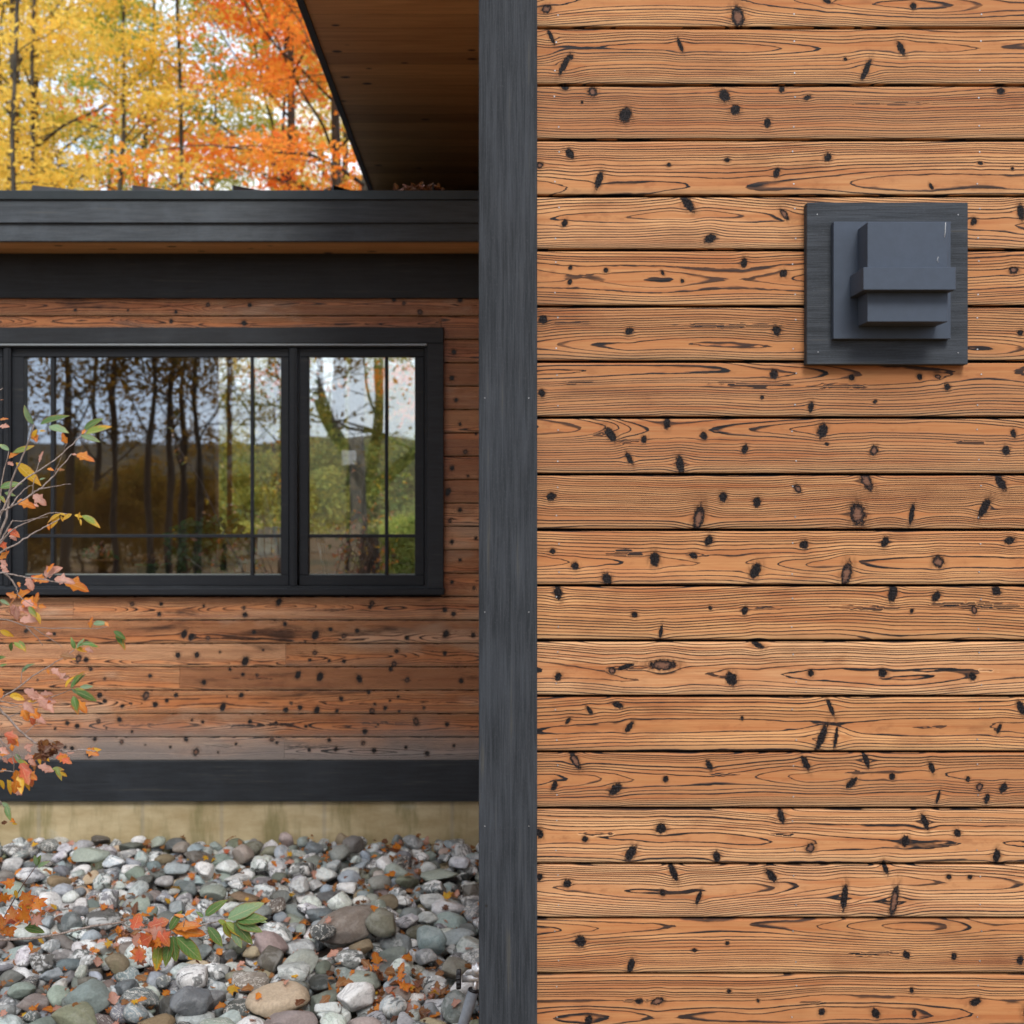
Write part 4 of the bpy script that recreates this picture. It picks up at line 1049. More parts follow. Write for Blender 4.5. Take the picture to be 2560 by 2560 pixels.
# every limb that enters the picture grows from one crown of stems outside the frame
outer = []
base = np.array([-1.95, 3.35, -.1])
def bez(a, b, c, n=9):
    t = np.linspace(0, 1, n)[:, None]; return (1 - t) ** 2 * a + 2 * t * (1 - t) * b + t * t * c
k = 0
for ln in ST.split('\n'):
    s, q = ln.split(';'); Y0, wob, r = (float(t) for t in q.split(','))
    x0_, y0_ = (float(t) for t in s.split()[0].split(','))
    if x0_ > -10 and not (x0_ <= 0 and len(s.split()) > 4): continue
    e = np.array(P(x0_, y0_, Y0)); nxt = np.array(P(*[float(t) for t in s.split()[1].split(',')], Y0)); d = e - nxt; d /= np.linalg.norm(d) + 1e-9
    b0 = base + np.array([rs.uniform(-.12, .12), rs.uniform(-.15, .15), 0])
    c_ = e + d * .25; c_[0] = min(c_[0], -.42 * c_[1] - .1); c_[2] = b0[2] + (e[2] - b0[2]) * .62
    w_ = bez(b0, c_, e); w_[1:-1] += np.random.RandomState(k).normal(size=w_[1:-1].shape) * .006
    br.tube(w_, np.linspace(.009, r * Y0 / F / 1.55, len(w_)), 7); outer.append(w_); k += 1
for k in range(9):
    b0 = base + np.array([rs.uniform(-.15, .1), rs.uniform(-.15, .15), 0]); e = base + np.array([rs.uniform(-1.1, -.15), rs.uniform(-.7, .8), rs.uniform(1.5, 2.7)])
    w_ = bez(b0, (b0 + e) / 2 + np.array([.1, 0, .35]), e); w_[1:-1] += np.random.RandomState(50 + k).normal(size=w_[1:-1].shape) * .012
    br.tube(w_, np.linspace(.010, .0025, len(w_)), 7); outer.append(w_)
lf2 = MB()
for w_ in outer:
    for _ in range(9):
        t = rs.uniform(3, len(w_) - 1.2); i_ = int(t); a_ = w_[i_] + (w_[i_ + 1] - w_[i_]) * (t - i_)
        d = np.array([rs.uniform(-1, .3), rs.uniform(-1, 1), rs.uniform(-.2, 1)]); d /= np.linalg.norm(d); L_ = rs.uniform(.12, .32)
        b_ = a_ + d * L_
        if b_[0] > -.405 * b_[1] - .12: continue
        br.tube([a_, (a_ + b_) / 2 + np.array([0, 0, .01]), b_], [.0028, .0022, .0014], 5)
        for q_ in range(rs.choice([2, 3, 4, 5])):
            p_ = a_ + (b_ - a_) * rs.uniform(.4, 1)
            add_leaf(lf2, p_, (rs.uniform(-1, .4), rs.uniform(-1, 1), rs.uniform(-.8, .8)), (rs.uniform(-.6, .6), rs.uniform(-1, 1), 1), rs.uniform(.03, .06), .026, rs.choice('GgVYOOPRP'), rs, .2)
br.build('branch', M['twig'], shrub)
LV = """84,1060,118,46,g 100,1062,20,66,G 122,1066,-8,52,g 92,1074,-120,26,Y 86,1082,-70,22,O 98,1078,15,14,Y 210,1074,35,52,G 212,1084,8,70,V 203,1089,-14,42,g 205,1085,50,16,O
168,1108,118,26,O 180,1136,0,12,P 190,1136,-18,46,O 32,1132,18,48,V 22,1126,150,30,g 22,1146,40,26,O 20,1155,-30,20,P 98,1156,70,30,P 40,1157,-48,74,Y 0,1220,18,46,G 12,1232,-12,24,G
83,1237,-35,38,P 44,1254,-12,42,O 82,1261,-20,16,P 0,1240,-40,22,V 140,1173,-5,20,T 118,1172,-10,16,O 98,1200,20,14,g
150,1286,-160,34,Y 148,1290,-130,34,Y 152,1290,-60,14,Y 148,1284,-10,18,Y 118,1310,-75,16,O 180,1285,-150,26,Y 186,1288,-10,20,Y 205,1290,-28,46,V 197,1300,88,18,Y 200,1298,-70,14,Y
18,1325,-20,32,R 25,1338,-30,22,P 2,1352,-60,26,R 0,1362,-20,16,O 0,1398,42,28,O 0,1400,-35,22,P 2,1412,-40,22,P 5,1425,-10,18,P 112,1438,30,44,P 118,1432,50,28,O 82,1442,-15,40,O 92,1447,-12,30,O
68,1442,-65,36,P 78,1440,-35,24,R 137,1448,0,44,P 160,1455,-16,60,O 165,1452,-28,30,P 190,1455,60,12,O 45,1455,-60,14,O 42,1492,160,26,O 44,1494,35,36,O 40,1496,-150,32,O 55,1500,-20,52,O 90,1508,80,26,O 96,1514,-10,20,O
56,1505,-10,34,P 38,1512,-130,36,P 34,1514,-70,36,P 48,1516,-25,30,P 72,1516,-50,32,V 88,1530,-55,32,Y 0,1500,-20,24,g 50,1550,-5,45,P 0,1576,-28,32,Y 226,1570,92,26,O 228,1560,80,18,P 232,1560,5,34,g 262,1556,-40,14,O
284,1578,-35,34,G 300,1580,-80,32,V 290,1585,-50,40,N 115,1585,10,14,P 30,1606,-110,26,G 34,1606,-35,30,V 48,1602,-55,30,V 0,1665,20,14,G 55,1680,42,26,g 60,1672,40,24,g
187,1622,100,26,G 192,1620,55,26,g 196,1615,20,26,G 205,1610,5,26,G 220,1612,-10,26,N 190,1620,-15,26,Y 205,1622,-5,20,O 212,1622,-20,22,P 150,1638,-8,36,T 165,1642,-10,22,Y 118,1674,-70,12,O 128,1672,-30,28,P 145,1685,-30,30,P 158,1695,20,14,B
178,1720,58,42,G 180,1718,64,44,N 165,1718,70,32,Y 186,1724,10,20,V 200,1718,0,28,g 180,1722,-50,16,g 188,1728,-22,52,G 205,1738,-25,34,G 183,1740,-68,42,N 190,1750,-50,40,O 184,1752,-85,28,R
24,1738,-5,36,Y 30,1742,-12,28,Y 60,1725,-20,38,P 75,1738,-5,34,P 100,1738,12,30,P 95,1745,-50,40,P 108,1750,-10,30,P 118,1760,-40,26,P 60,1755,-40,36,P 55,1770,-60,34,O 70,1770,-45,36,O 85,1785,-30,30,O 75,1795,-60,26,R 90,1795,-20,26,P 62,1760,20,24,Y 100,1760,20,26,O
10,1835,-20,36,R 20,1840,-60,34,R 30,1845,-40,24,O 30,1860,-80,18,O 0,1870,-30,26,P 0,1885,10,26,O 5,1895,-40,20,P 20,1900,-10,26,R 60,1870,20,22,P 66,1868,-50,16,P 38,1885,-50,30,g 45,1900,-30,26,V 62,1895,20,24,P 70,1900,-40,24,P 85,1905,-80,20,T
50,1910,-40,40,R 55,1920,-60,44,R 65,1930,-30,36,O 70,1925,-70,40,R 40,1925,-90,36,O 48,1935,-75,46,Y 42,1950,-100,34,O 25,1950,-85,32,Y 30,1955,-50,34,O 55,1945,-50,34,Y 18,1950,-60,30,Y 0,1950,-70,26,Y 0,1930,20,16,O 36,1980,-20,20,P
95,1882,-70,26,Y 108,1885,-50,22,Y 92,1884,-120,22,O 145,1893,-8,36,O 140,1895,10,28,R 155,1898,-15,28,R 215,1874,-18,34,O 222,1876,0,28,Y 95,1916,-12,32,P 105,1920,-20,28,P 130,1922,-5,26,V 140,1922,-50,28,V 150,1930,-40,20,Y 168,1882,10,16,P
5,2006,-50,26,g 14,2015,-60,34,G 24,2045,-40,16,O 18,2055,190,16,B 30,2058,-20,12,Y 0,1050,20,20,O 0,1065,-5,26,P 0,1000,0,8,B
0,1720,-80,24,O -10,1645,10,22,G"""
lf = lf2
def near_Y(x, y): return 3.05 + .25 * abs(math.sin(x * .031 + y * .017))
for w in LV.split():
    x, y, an, L, code = w.split(','); x, y, an, L = float(x), float(y), float(an), float(L)
    Y0 = near_Y(x, y); s = Y0 / F
    # short stalk then blade
    d = (math.cos(R(an)), rs.uniform(-.45, .45), math.sin(R(an)))
    tw = rs.uniform(-.9, .9) if L > 20 else rs.uniform(-1.2, 1.2)
    nrm = (-math.sin(R(an)) * .4 + rs.uniform(-.4, .4), -1.0, .75 + tw * .5)
    ragged = code in 'OPRTB'
    add_leaf(lf, P(x, y, Y0), d, nrm, L * s * (1.12 if not ragged else 1.05), L * s * (.46 if not ragged else .62), code, rs, 0.0 if not ragged else .55, False)
lf.build('leaves', M['leaf'], shrub)
mb = MB()                                                     # dried nest of dead leaves
for k in range(46):
    a = rs.uniform(0, 6.28); r = rs.uniform(.2, 1)
    x, y = 117 + 21 * r * math.cos(a), 1872 + 20 * r * math.sin(a)
    add_leaf(mb, P(x, y, 3.06 + rs.uniform(-.015, .015)), (rs.uniform(-1, 1), rs.uniform(-1, 1), rs.uniform(-1, 1)), (rs.uniform(-1, 1), -1, rs.uniform(-1, 1)), .022, .018, 'B' if k % 4 else 'T', rs, .6)
mb.build('dead_leaf_clump', M['leaf'], shrub)

# ---- low branch over the stones
low = empty('low_branch', (-1.9, 3.6, 0), 'low drooping twig with red maple leaves and green leaves above the cobbles', 'branch')
br = MB(); YB_ = 3.75
for s, Y0, wob, r in (("-160,2400 0,2350 90,2345 150,2335 230,2315 290,2308 300,2306 318,2300", YB_ - .15, .12, 5.5), ("300,2306 330,2322 420,2325 480,2318 540,2305 570,2297 600,2290", YB_ - .03, .1, 3.2), ("430,2325 425,2345 432,2350", YB_, 0, 2), ("458,2320 462,2295", YB_, 0, 2), ("230,2315 200,2322 160,2326", YB_ - .05, 0, 1.6)):
    p_ = np.array(pts(s, Y0, wob, rs)); br.tube(p_, np.linspace(r, r * .5, len(p_)) * Y0 / F / 1.5, 8)
br.tube([(-1.95, 3.6, -.05), (-1.9, 3.6, .35), P(-160, 2400, YB_ - .15)], [.01, .008, .005], 8)
br.build('branch', M['twig'], low)
lf = MB()
for w in """395,2345,-70,0,G 400,2352,-95,66,V 428,2342,-100,66,G 432,2340,-82,60,G 440,2342,-48,84,G 425,2325,60,50,G 430,2325,-12,78,O 436,2320,12,60,O 460,2292,160,22,O 462,2290,40,26,O 570,2297,22,86,g 590,2300,4,72,G 588,2304,-14,64,G 585,2306,-50,66,G
565,2306,-40,48,V 560,2308,-70,40,V 520,2318,-50,56,G 512,2290,38,60,G 508,2292,140,20,G 545,2300,-30,30,V 580,2320,-60,50,g 640,2300,0,26,g 355,2335,0,0,O""".split():
    x, y, an, L, code = w.split(','); x, y, an, L = float(x), float(y), float(an), float(L)
    if L <= 0: continue
    d = (math.cos(R(an)), rs.uniform(-.3, .3), math.sin(R(an))); s = YB_ / F
    add_leaf(lf, P(x, y, YB_), d, (rs.uniform(-.3, .3), -1, .9), L * s * 1.1, L * s * .45, code, rs, 0 if code != 'O' else .4, False, curl=rs.uniform(0, .3))
for k in range(26):
    x, y = 325 + rs.random() * 95, 2318 + rs.random() * 80
    if x > 385 and y > 2370: continue
    add_leaf(lf, P(x, y, YB_ + rs.uniform(-.06, .03)), (rs.uniform(-1, 1), rs.uniform(-.3, .3), rs.uniform(-1, .5)), (rs.uniform(-.5, .5), -1, rs.uniform(.1, .9)), rs.uniform(.04, .075), .04, rs.choices('RPOY', [5, 3, 5, 1])[0], rs, .5, rs.random() < .6)
lf.build('leaves', M['leaf'], low)
# ---- second twig at the left edge
tw = empty('leafy_twig', (-1.72, 3.9, 0), 'thin upright twig with ragged orange leaves at the lower left edge', 'branch')
br = MB(); p_ = np.array(pts("-60,2420 15,2285 40,2240 62,2205 90,2165", 3.75, .05, rs)); br.tube(p_, np.linspace(3, 1.4, len(p_)) * 3.75 / F / 1.5, 7)
br.tube([(-1.75, 3.9, -.05), P(-60, 2420, 3.75)], [.006, .003], 7); br.build('branch', M['twigd'], tw)
lf = MB()
for w in """90,2165,70,26,G 92,2162,100,24,g 95,2168,40,26,g 40,2265,80,0,O 45,2262,0,36,Y 20,2212,0,0,Y 38,2225,-80,20,Y 62,2320,-10,44,G 70,2315,20,26,G 0,2330,10,40,O 95,2345,-40,18,Y 15,2305,15,40,R 75,2355,-80,22,O""".split():
    x, y, an, L, code = w.split(','); x, y, an, L = float(x), float(y), float(an), float(L)
    if L <= 0: continue
    add_leaf(lf, P(x, y, 3.75), (math.cos(R(an)), rs.uniform(-.3, .3), math.sin(R(an))), (0, -1, .9), L * 3.75 / F * 1.1, L * 3.75 / F * .5, code, rs, 0 if code in 'Gg' else .5)
for x, y, L in ((60, 2250, 62), (90, 2258, 52), (25, 2285, 52), (60, 2295, 56), (90, 2305, 44), (10, 2240, 40), (105, 2285, 30), (30, 2208, 44), (5, 2310, 46), (30, 2330, 36)):
    add_leaf(lf, P(x, y, 3.72 + rs.uniform(0, .05)), (rs.uniform(-1, 1), rs.uniform(-.3, .3), rs.uniform(-.6, .6)), (rs.uniform(-.3, .3), -1, .7), L * 3.75 / F * 1.15, .05, 'O' if rs.random() < .75 else 'P', rs, .4, True)
lf.build('leaves', M['leaf'], tw)

# ================================================================== plants and things inside the window
def pot(parent, x0, x1, y0, y1, Y, col, name='planter', taper=.86):
    a, b = P(x0, y0, Y), P(x1, y1, Y); cx, r = (a[0] + b[0]) / 2, (b[0] - a[0]) / 2; zb, zt = b[2], a[2]
    mb = MB(); th = np.arange(24) * 2 * math.pi / 24; pr = [(r * taper, zb), (r, zt - .012), (r * 1.05, zt - .012), (r * 1.05, zt), (r * .9, zt), (r * .86, zt - .02)]
    v = np.concatenate([np.stack([cx + q * np.cos(th), Y + .1 + np.minimum(q, .12) * np.sin(th), 0 * th + z], -1) for q, z in pr])
    f = [(q * 24 + k, q * 24 + (k + 1) % 24, (q + 1) * 24 + (k + 1) % 24, (q + 1) * 24 + k) for q in range(5) for k in range(24)] + [tuple(range(120, 144)), tuple(range(23, -1, -1))]
    mb.add(v, f, 0, smooth=True); mb.build(name, simple('pot_glaze', col, .6, 0, .15, 20), parent)
def leafmass(parent, name, x0, x1, y0, y1, Y, n, L, codes, thick=.16, ell=True):
    mb = MB(); k = 0
    while k < n:
        u, v = rs.uniform(-1, 1), rs.uniform(-1, 1)
        if ell and u * u + v * v > 1.05: continue
        if math.sin(u * 9 + v * 7) + math.cos(v * 11 - u * 5) < -1.1: k += 1; continue
        x, y = (x0 + x1) / 2 + u * (x1 - x0) / 2, (y0 + y1) / 2 + v * (y1 - y0) / 2
        add_leaf(mb, P(x, y, Y + rs.uniform(0, thick)), (rs.uniform(-1, 1), rs.uniform(-.6, .6), rs.uniform(-1, .6)), (rs.uniform(-.5, .5), -1, rs.uniform(0, 1)), L * rs.uniform(.7, 1.3), L * .6, rs.choice(codes), rs)
        k += 1
    return mb.build(name, M['leaf'], parent)
def stems(parent, px, py0, py1, Y, n, sp):
    mb = MB()
    for k in range(n):
        a = P(px + rs.uniform(-sp, sp) * .3, py0, Y + .1); b = P(px + rs.uniform(-sp, sp), py1, Y + .1)
        mb.tube([a, ((a[0] + b[0]) / 2, Y + .1, (a[2] + b[2]) / 2 + .01), b], [.003, .0025, .002], 5)
    mb.build('stem', M['twigd'], parent)
pl = empty('flower_box', P(250, 1438, 7.85), 'terracotta box of pink flowers inside behind the lower left pane', 'potted plant')
pot(pl, 212, 282, 1399, 1438, 7.85, (.36, .15, .06)); stems(pl, 250, 1400, 1372, 7.85, 7, 40)
leafmass(pl, 'flowers', 205, 290, 1362, 1385, 7.82, 16, .035, 'PR'); leafmass(pl, 'leaves', 212, 290, 1365, 1398, 7.85, 36, .04, 'GG')
pl = empty('planter', P(370, 1438, 7.85), 'green glazed planter with purple leaved plants inside the window', 'potted plant')
pot(pl, 328, 415, 1410, 1438, 7.85, (.09, .22, .06)); leafmass(pl, 'leaves', 312, 425, 1385, 1412, 7.85, 120, .03, 'BBT', .12)
pl = empty('houseplant', P(520, 1438, 7.85), 'large dark green bushy houseplant with yellow and pale flowers inside the window', 'potted plant')
pot(pl, 470, 580, 1412, 1438, 7.9, (.06, .09, .05)); stems(pl, 520, 1412, 1330, 7.9, 12, 60)
leafmass(pl, 'leaves', 420, 622, 1292, 1440, 7.86, 430, .055, 'GGGGg'); leafmass(pl, 'flowers', 440, 620, 1330, 1440, 7.80, 16, .04, 'P'); leafmass(pl, 'yellow_flowers', 424, 442, 1318, 1350, 7.80, 7, .03, 'Y')
wh = simple('white_paint', (.72, .76, .76), .5)
ch = empty('white_chair', P(670, 1438, 8.6), 'white slatted chair back seen through the lower pane beside the houseplant', 'chair')
a = P(637, 1345, 8.9); b = P(712, 1400, 8.9)
for k in range(5):
    x = a[0] + (b[0] - a[0]) * (k + .3) / 4.2; mb = MB(); mb.box(x, x + .042, 8.92, 8.94, b[2] - .02, a[2] + .06 + .02 * math.sin(k * .8), 0, .004); mb.build('slat', wh, ch)
mb = MB(); mb.box(a[0] - .05, b[0] + .12, 8.5, 8.9, b[2] + .0, b[2] + .035, 0, .005); mb.build('seat', wh, ch)
for sx in (a[0] - .05, b[0] + .08):
    for sy in (8.52, 8.87): mb = MB(); mb.box(sx, sx + .04, sy, sy + .04, .4, b[2] - .001, 0, .003); mb.build('leg', wh, ch)
bx = empty('wooden_box', P(670, 1438, 7.86), 'small plain wooden box standing inside the window in front of the white chair', 'box')
mb = MB(); mb.pbox(640, 1403, 716, 1438.5, 7.9, .2, 0, .003); mb.build('box_body', simple('oak_box', (.30, .14, .06), .6, 0, .2, 8), bx)
mb = MB(); mb.pbox(638, 1398, 718, 1402.6, 7.895, .21, 0, .002); mb.build('lid', simple('oak_lid', (.34, .17, .08), .6, 0, .2, 8), bx)
dl = empty('desk_lamp', P(808, 1438, 7.95), 'black and silver adjustable desk lamp arm inside at the lower left of the right casement', 'desk lamp')
mb = MB(); mb.tube([P(812, 1436, 7.98), P(796, 1352, 7.98)], .007, 8); mb.build('arm', Mc, dl)
mb = MB(); mb.tube([P(818, 1436, 7.99), P(804, 1352, 7.99)], .014, 8); mb.build('arm', Mk, dl)
mb = MB(); mb.tube([P(790, 1350, 7.98), P(812, 1348, 7.98)], [.02, .03], 12); mb.build('lamp_head', Mk, dl)
mb = MB(); mb.tube([P(815, 1439.5, 7.98), P(815, 1436, 7.98)], [.07, .06], 18); mb.build('base', Mk, dl)
for px, w2, nst, lab in ((905, 16, 9, 'jar of thin brushes inside the right casement, left of the dark trunk reflection'), (940, 15, 7, 'second jar of upright brushes inside beside the narrow muntin')):
    jr = empty('brush_jar', P(px, 1438, 7.95), lab, 'jar', 'brush jars on the work table'); pot(jr, px - w2, px + w2, 1402, 1438, 7.95, (.24, .12, .06), 'jar', .95)
    mb = MB()
    for k in range(nst): mb.tube([P(px + rs.uniform(-9, 9), 1410, 8.05), P(px + rs.uniform(-22, 22), rs.uniform(1335, 1375), 8.05)], .0035, 5)
    mb.build('brushes', simple('brush_handles', (.22, .12, .07), .5), jr)
bw = empty('bowl', P(1005, 1438, 7.95), 'dark green bowl with grey cloth inside the lower right corner pane', 'bowl'); pot(bw, 975, 1035, 1408, 1438, 7.95, (.05, .09, .08), 'bowl', .6)
leafmass(bw, 'cloth_folds', 980, 1030, 1396, 1410, 7.95, 18, .05, 'g')
# ================================================================== trees
M['bark'] = bark_mat('grey_brown_bark', (.03, .027, .022), (.09, .08, .062), 14)
M['barkd'] = bark_mat('dark_oak_bark', (.02, .016, .013), (.055, .045, .038), 14)
def crown_mat(name, stops, trans=.68):
    m = NT(name); r = m.attr('rnd'); oi = m.n('ShaderNodeObjectInfo').outputs['Random']; p = m.obj()
    n = m.noise(p, .45, 3, .6)
    k = m.mth('ADD', m.mth('ADD', m.mth('MULTIPLY', r, .55), m.mth('MULTIPLY', m.mth('SUBTRACT', n, .5), 1.1)), m.mth('MULTIPLY', oi, .25), clamp=True)
    c = m.ramp(k, stops)
    d = m.n('ShaderNodeBsdfDiffuse', {'Color': c}); tr = m.n('ShaderNodeBsdfTranslucent', {'Color': c}); mx = m.n('ShaderNodeMixShader', {0: trans})
    m.t.links.new(d.outputs[0], mx.inputs[1]); m.t.links.new(tr.outputs[0], mx.inputs[2]); m.t.links.new(mx.outputs[0], m.out.inputs[0]); return m.m
CM = {'gold': crown_mat('golden_maple_leaves', [(0, (.42, .42, .05)), (.3, (.92, .72, .16)), (.6, (.97, .73, .16)), (1, (.96, .60, .09))]),
      'green': crown_mat('yellow_green_leaves', [(0, (.22, .30, .05)), (.4, (.45, .46, .07)), (.7, (.70, .56, .07)), (1, (.82, .56, .06))]),
      'red': crown_mat('orange_red_maple_leaves', [(0, (.90, .54, .08)), (.35, (.95, .40, .07)), (.7, (.95, .24, .06)), (1, (.92, .15, .07))]),
      'brown': crown_mat('russet_oak_leaves', [(0, (.12, .10, .02)), (.4, (.26, .14, .025)), (.7, (.38, .19, .03)), (1, (.46, .27, .05))], .4),
      'bush': crown_mat('understory_leaves', [(0, (.18, .27, .08)), (.4, (.46, .50, .14)), (.7, (.78, .68, .16)), (1, (.80, .54, .15))], .45)}
def tree_mesh(seed, H, cr, z0, nleaf, ls, r0, nb=16, lean=0, sag=0.0, spread=.34, fork=None):
    rs = random.Random(seed); q = np.random.RandomState(seed)
    tb = MB(); tips = []
    n = 12; tp = []; x = y = 0
    for i in range(n + 1):
        tp.append((x, y, H * .95 * i / n)); x += rs.gauss(0, .07) + lean * H / n; y += rs.gauss(0, .07)
    tp = np.array(tp); tr = r0 * (1 - np.linspace(0, 1, n + 1) * .88); tr[0] *= 1.25
    if fork: 
        k = max(2, int(n * fork / H)); tb.tube(tp[:k + 1], tr[:k + 1], 10)
        b = tp[k]
        for ang, L, e in ((200, H * .7, 62), (-18, H * .65, 50), (95, H * .6, 70)):
            pp = [b]; d = np.array([math.cos(R(ang)) * math.cos(R(e)), math.sin(R(ang)) * math.cos(R(e)) * .5, math.sin(R(e))])
            for s in range(9): d = d + q.normal(size=3) * .10; d[2] = abs(d[2]); d /= np.linalg.norm(d); pp.append(pp[-1] + d * L / 9)
            tb.tube(pp, np.linspace(r0 * .62, r0 * .1, 10), 8); tips.append(('b', np.array(pp), r0 * .6))
    else: tb.tube(tp, tr, 9)
    boughs = []
    src = [(t[1], t[2]) for t in tips] or [(tp, r0)]; tips = []
    for bi in range(nb):
        pa, ra = src[bi % len(src)]
        t = (z0 / H + (1 - z0 / H) * ((bi + rs.random()) / nb) ** .9) if len(src) == 1 else rs.uniform(.15, .95)
        f = t * (len(pa) - 1); i = min(int(f), len(pa) - 2); b = pa[i] + (pa[i + 1] - pa[i]) * (f - i)
        az = bi * 2.4 + rs.uniform(-.5, .5); L = cr * (1.15 - .75 * t) * rs.uniform(.8, 1.2); e = R(rs.uniform(15, 45) + 25 * t)
        d = np.array([math.cos(az) * math.cos(e), math.sin(az) * math.cos(e), math.sin(e)]); pp = [b]
        for s in range(6): d = d + q.normal(size=3) * .12 + np.array([0, 0, -.05 - sag]); d /= np.linalg.norm(d); pp.append(pp[-1] + d * L / 6)
        rb = ra * (1 - t * .8) * .34; tb.tube(pp, np.linspace(rb, rb * .2, 7), 6); pp = np.array(pp)
        for s in range(7):
            f = rs.uniform(1.2, 6); i = min(int(f), 5); c = pp[i] + (pp[i + 1] - pp[i]) * (f - i)
            d2 = q.normal(size=3) * np.array([1, 1, .45]); d2 /= np.linalg.norm(d2); L2 = L * rs.uniform(.2, .42)
            p2 = [c, c + d2 * L2 * .5 + np.array([0, 0, .03]), c + d2 * L2]; tb.tube(p2, [rb * .3, rb * .2, rb * .08], 4)
            tips.append(np.array(p2))
            for u in range(2):
                d3 = q.normal(size=3) * np.array([1, 1, .4]); d3 /= np.linalg.norm(d3); tips.append(np.array([p2[1], (p2[1] + p2[2]) / 2 + d3 * L2 * .2, p2[2] + d3 * L2 * .5]))
    # leaves scattered in flat sprays round every twig
    k = q.randint(0, len(tips), nleaf); T = np.array(tips)[k]; u = q.rand(nleaf, 1)
    c = T[:, 1] * (1 - u) + T[:, 2] * u + q.normal(size=(nleaf, 3)) * np.array([spread, spread, spread * .42])
    nr = q.normal(size=(nleaf, 3)) * .75 + np.array([0, 0, .9]); nr /= np.linalg.norm(nr, axis=1)[:, None]
    a = np.cross(nr, q.normal(size=(nleaf, 3))); a /= np.linalg.norm(a, axis=1)[:, None]; b = np.cross(nr, a)
    s = ls * q.uniform(.6, 1.25, (nleaf, 1))
    V = np.stack([c - a * s, c + b * s * .62 - a * s * .1, c + a * s, c - b * s * .62 - a * s * .1], 1).reshape(-1, 3)
    cl = MB(); rr = (q.rand(nleaf) * .6 + (k * 7919 % 101) / 101 * .4)
    cl.add(V, np.arange(nleaf * 4).reshape(-1, 4), 0, rnd=np.repeat(rr, 4))
    return tb, cl
protos = {}
def tree(kind, key, x, y, label, cm, group, rz=0, sc=1.0, bark='bark', name='maple_tree', cat='tree', **kw):
    z = float(gz(x, y)) - .05
    label = ' '.join(label.split()[:16])
    e = empty(name, (x, y, z), label, cat, group)
    if key not in protos:
        tb, cl = tree_mesh(**kw); a = tb.build('trunk', M[bark]); b = cl.build('crown', CM[cm]); protos[key] = (a.data, b.data); a.parent = e; b.parent = e; b.data.materials.clear(); b.data.materials.append(CM[cm])
        parts = (a, b)
    else:
        da, db = protos[key]; parts = []
        for nm, d in (('trunk', da), ('crown', db)):
            o = bpy.data.objects.new(nm, d); C.objects.link(o); o.parent = e; parts.append(o)
        if db.materials[0] != CM[cm]:
            parts[1].material_slots[0].link = 'OBJECT'; parts[1].material_slots[0].material = CM[cm]
    e.rotation_euler = (0, 0, rz); e.scale = (sc, sc, sc)
    return e
KW = {'A': dict(seed=1, H=19, cr=4.4, z0=3.5, nleaf=14500, ls=.066, r0=.17, nb=24, spread=.24), 'B': dict(seed=2, H=17, cr=4.0, z0=2.5, nleaf=15000, ls=.064, r0=.14, nb=22, lean=.03, spread=.24),
      'C': dict(seed=3, H=14, cr=3.6, z0=2.0, nleaf=12000, ls=.06, r0=.10, nb=20, lean=.09, spread=.22), 'D': dict(seed=4, H=18, cr=5.0, z0=4, nleaf=26000, ls=.058, r0=.15, nb=24, spread=.22)}
KW['P'] = dict(seed=9, H=20, cr=1.9, z0=6.5, nleaf=3800, ls=.06, r0=.062, nb=12, lean=.012, spread=.22)
G = 'autumn trees rising beyond the lower roof'
BG = [(38, 25, 'A', 'gold', 'golden tree at the far left with a slim dark trunk beside a thicker one', .3), (75, 29, 'A', 'gold', 'golden maple with the thickest dark trunk, near the left edge', 2.2), (180, 22, 'C', 'gold', 'slender yellow tree with a thin leaning trunk above the second roof seam', .2),
      (318, 33, 'B', 'green', 'yellow green tree behind the slender leaning one', 1.0), 
      (610, 31, 'C', 'green', 'yellow green sapling group member below the red crown', 2.6), (900, 19, 'D', 'red', 'bright orange red maple beside the upper soffit', .9), (740, 27, 'D', 'red', 'red maple in the middle with open branches against the sky', 3.3),
      (905, 33, 'B', 'gold', 'golden tree mostly hidden behind the orange red maple', 3.9), (-160, 27, 'B', 'gold', 'golden tree just beyond the left edge', 1.9), (240, 42, 'B', 'green', 'distant yellow green tree between the gold maples', .7),
      (120, 46, 'A', 'gold', 'distant golden tree behind the thick trunk', 5.5), (680, 46, 'A', 'green', 'distant olive tree low behind the red maples', 1.4), (1080, 24, 'D', 'red', 'orange red maple hidden mostly by the upper roof', 2.2), (820, 45, 'B', 'gold', 'distant gold tree behind the red maples', 2.9),
      (-60, 38, 'A', 'green', 'olive tree farther back at the left edge', .1),
      (20, 20, 'P', 'gold', 'thin dark pole-like tree nearest the left edge', 1.), (95, 24, 'P', 'gold', 'thin dark pole-like tree right of the thickest trunk', 2.), (455, 22, 'P', 'gold', 'thin straight tree with few leaves beneath the open sky', 4.4),
      (840, 25, 'D', 'red', 'dense orange red maple between the other two red ones', 5.1), (690, 28, 'P', 'green', 'thin straight tree between the two red maples', .5)]
for px, Yt, k, cm, lab, rz in BG:
    tree(None, k, (px - CX) * Yt / F, Yt, lab, cm, G, rz, {'C': .95}.get(k, 1) * (.9 if Yt < 24 else 1.0), **KW[k])
# understory bushes behind the house
def bush_kw(seed, n=7000): return dict(seed=seed, H=2.6, cr=1.7, z0=.2, nleaf=n, ls=.055, r0=.03, nb=16, spread=.22)
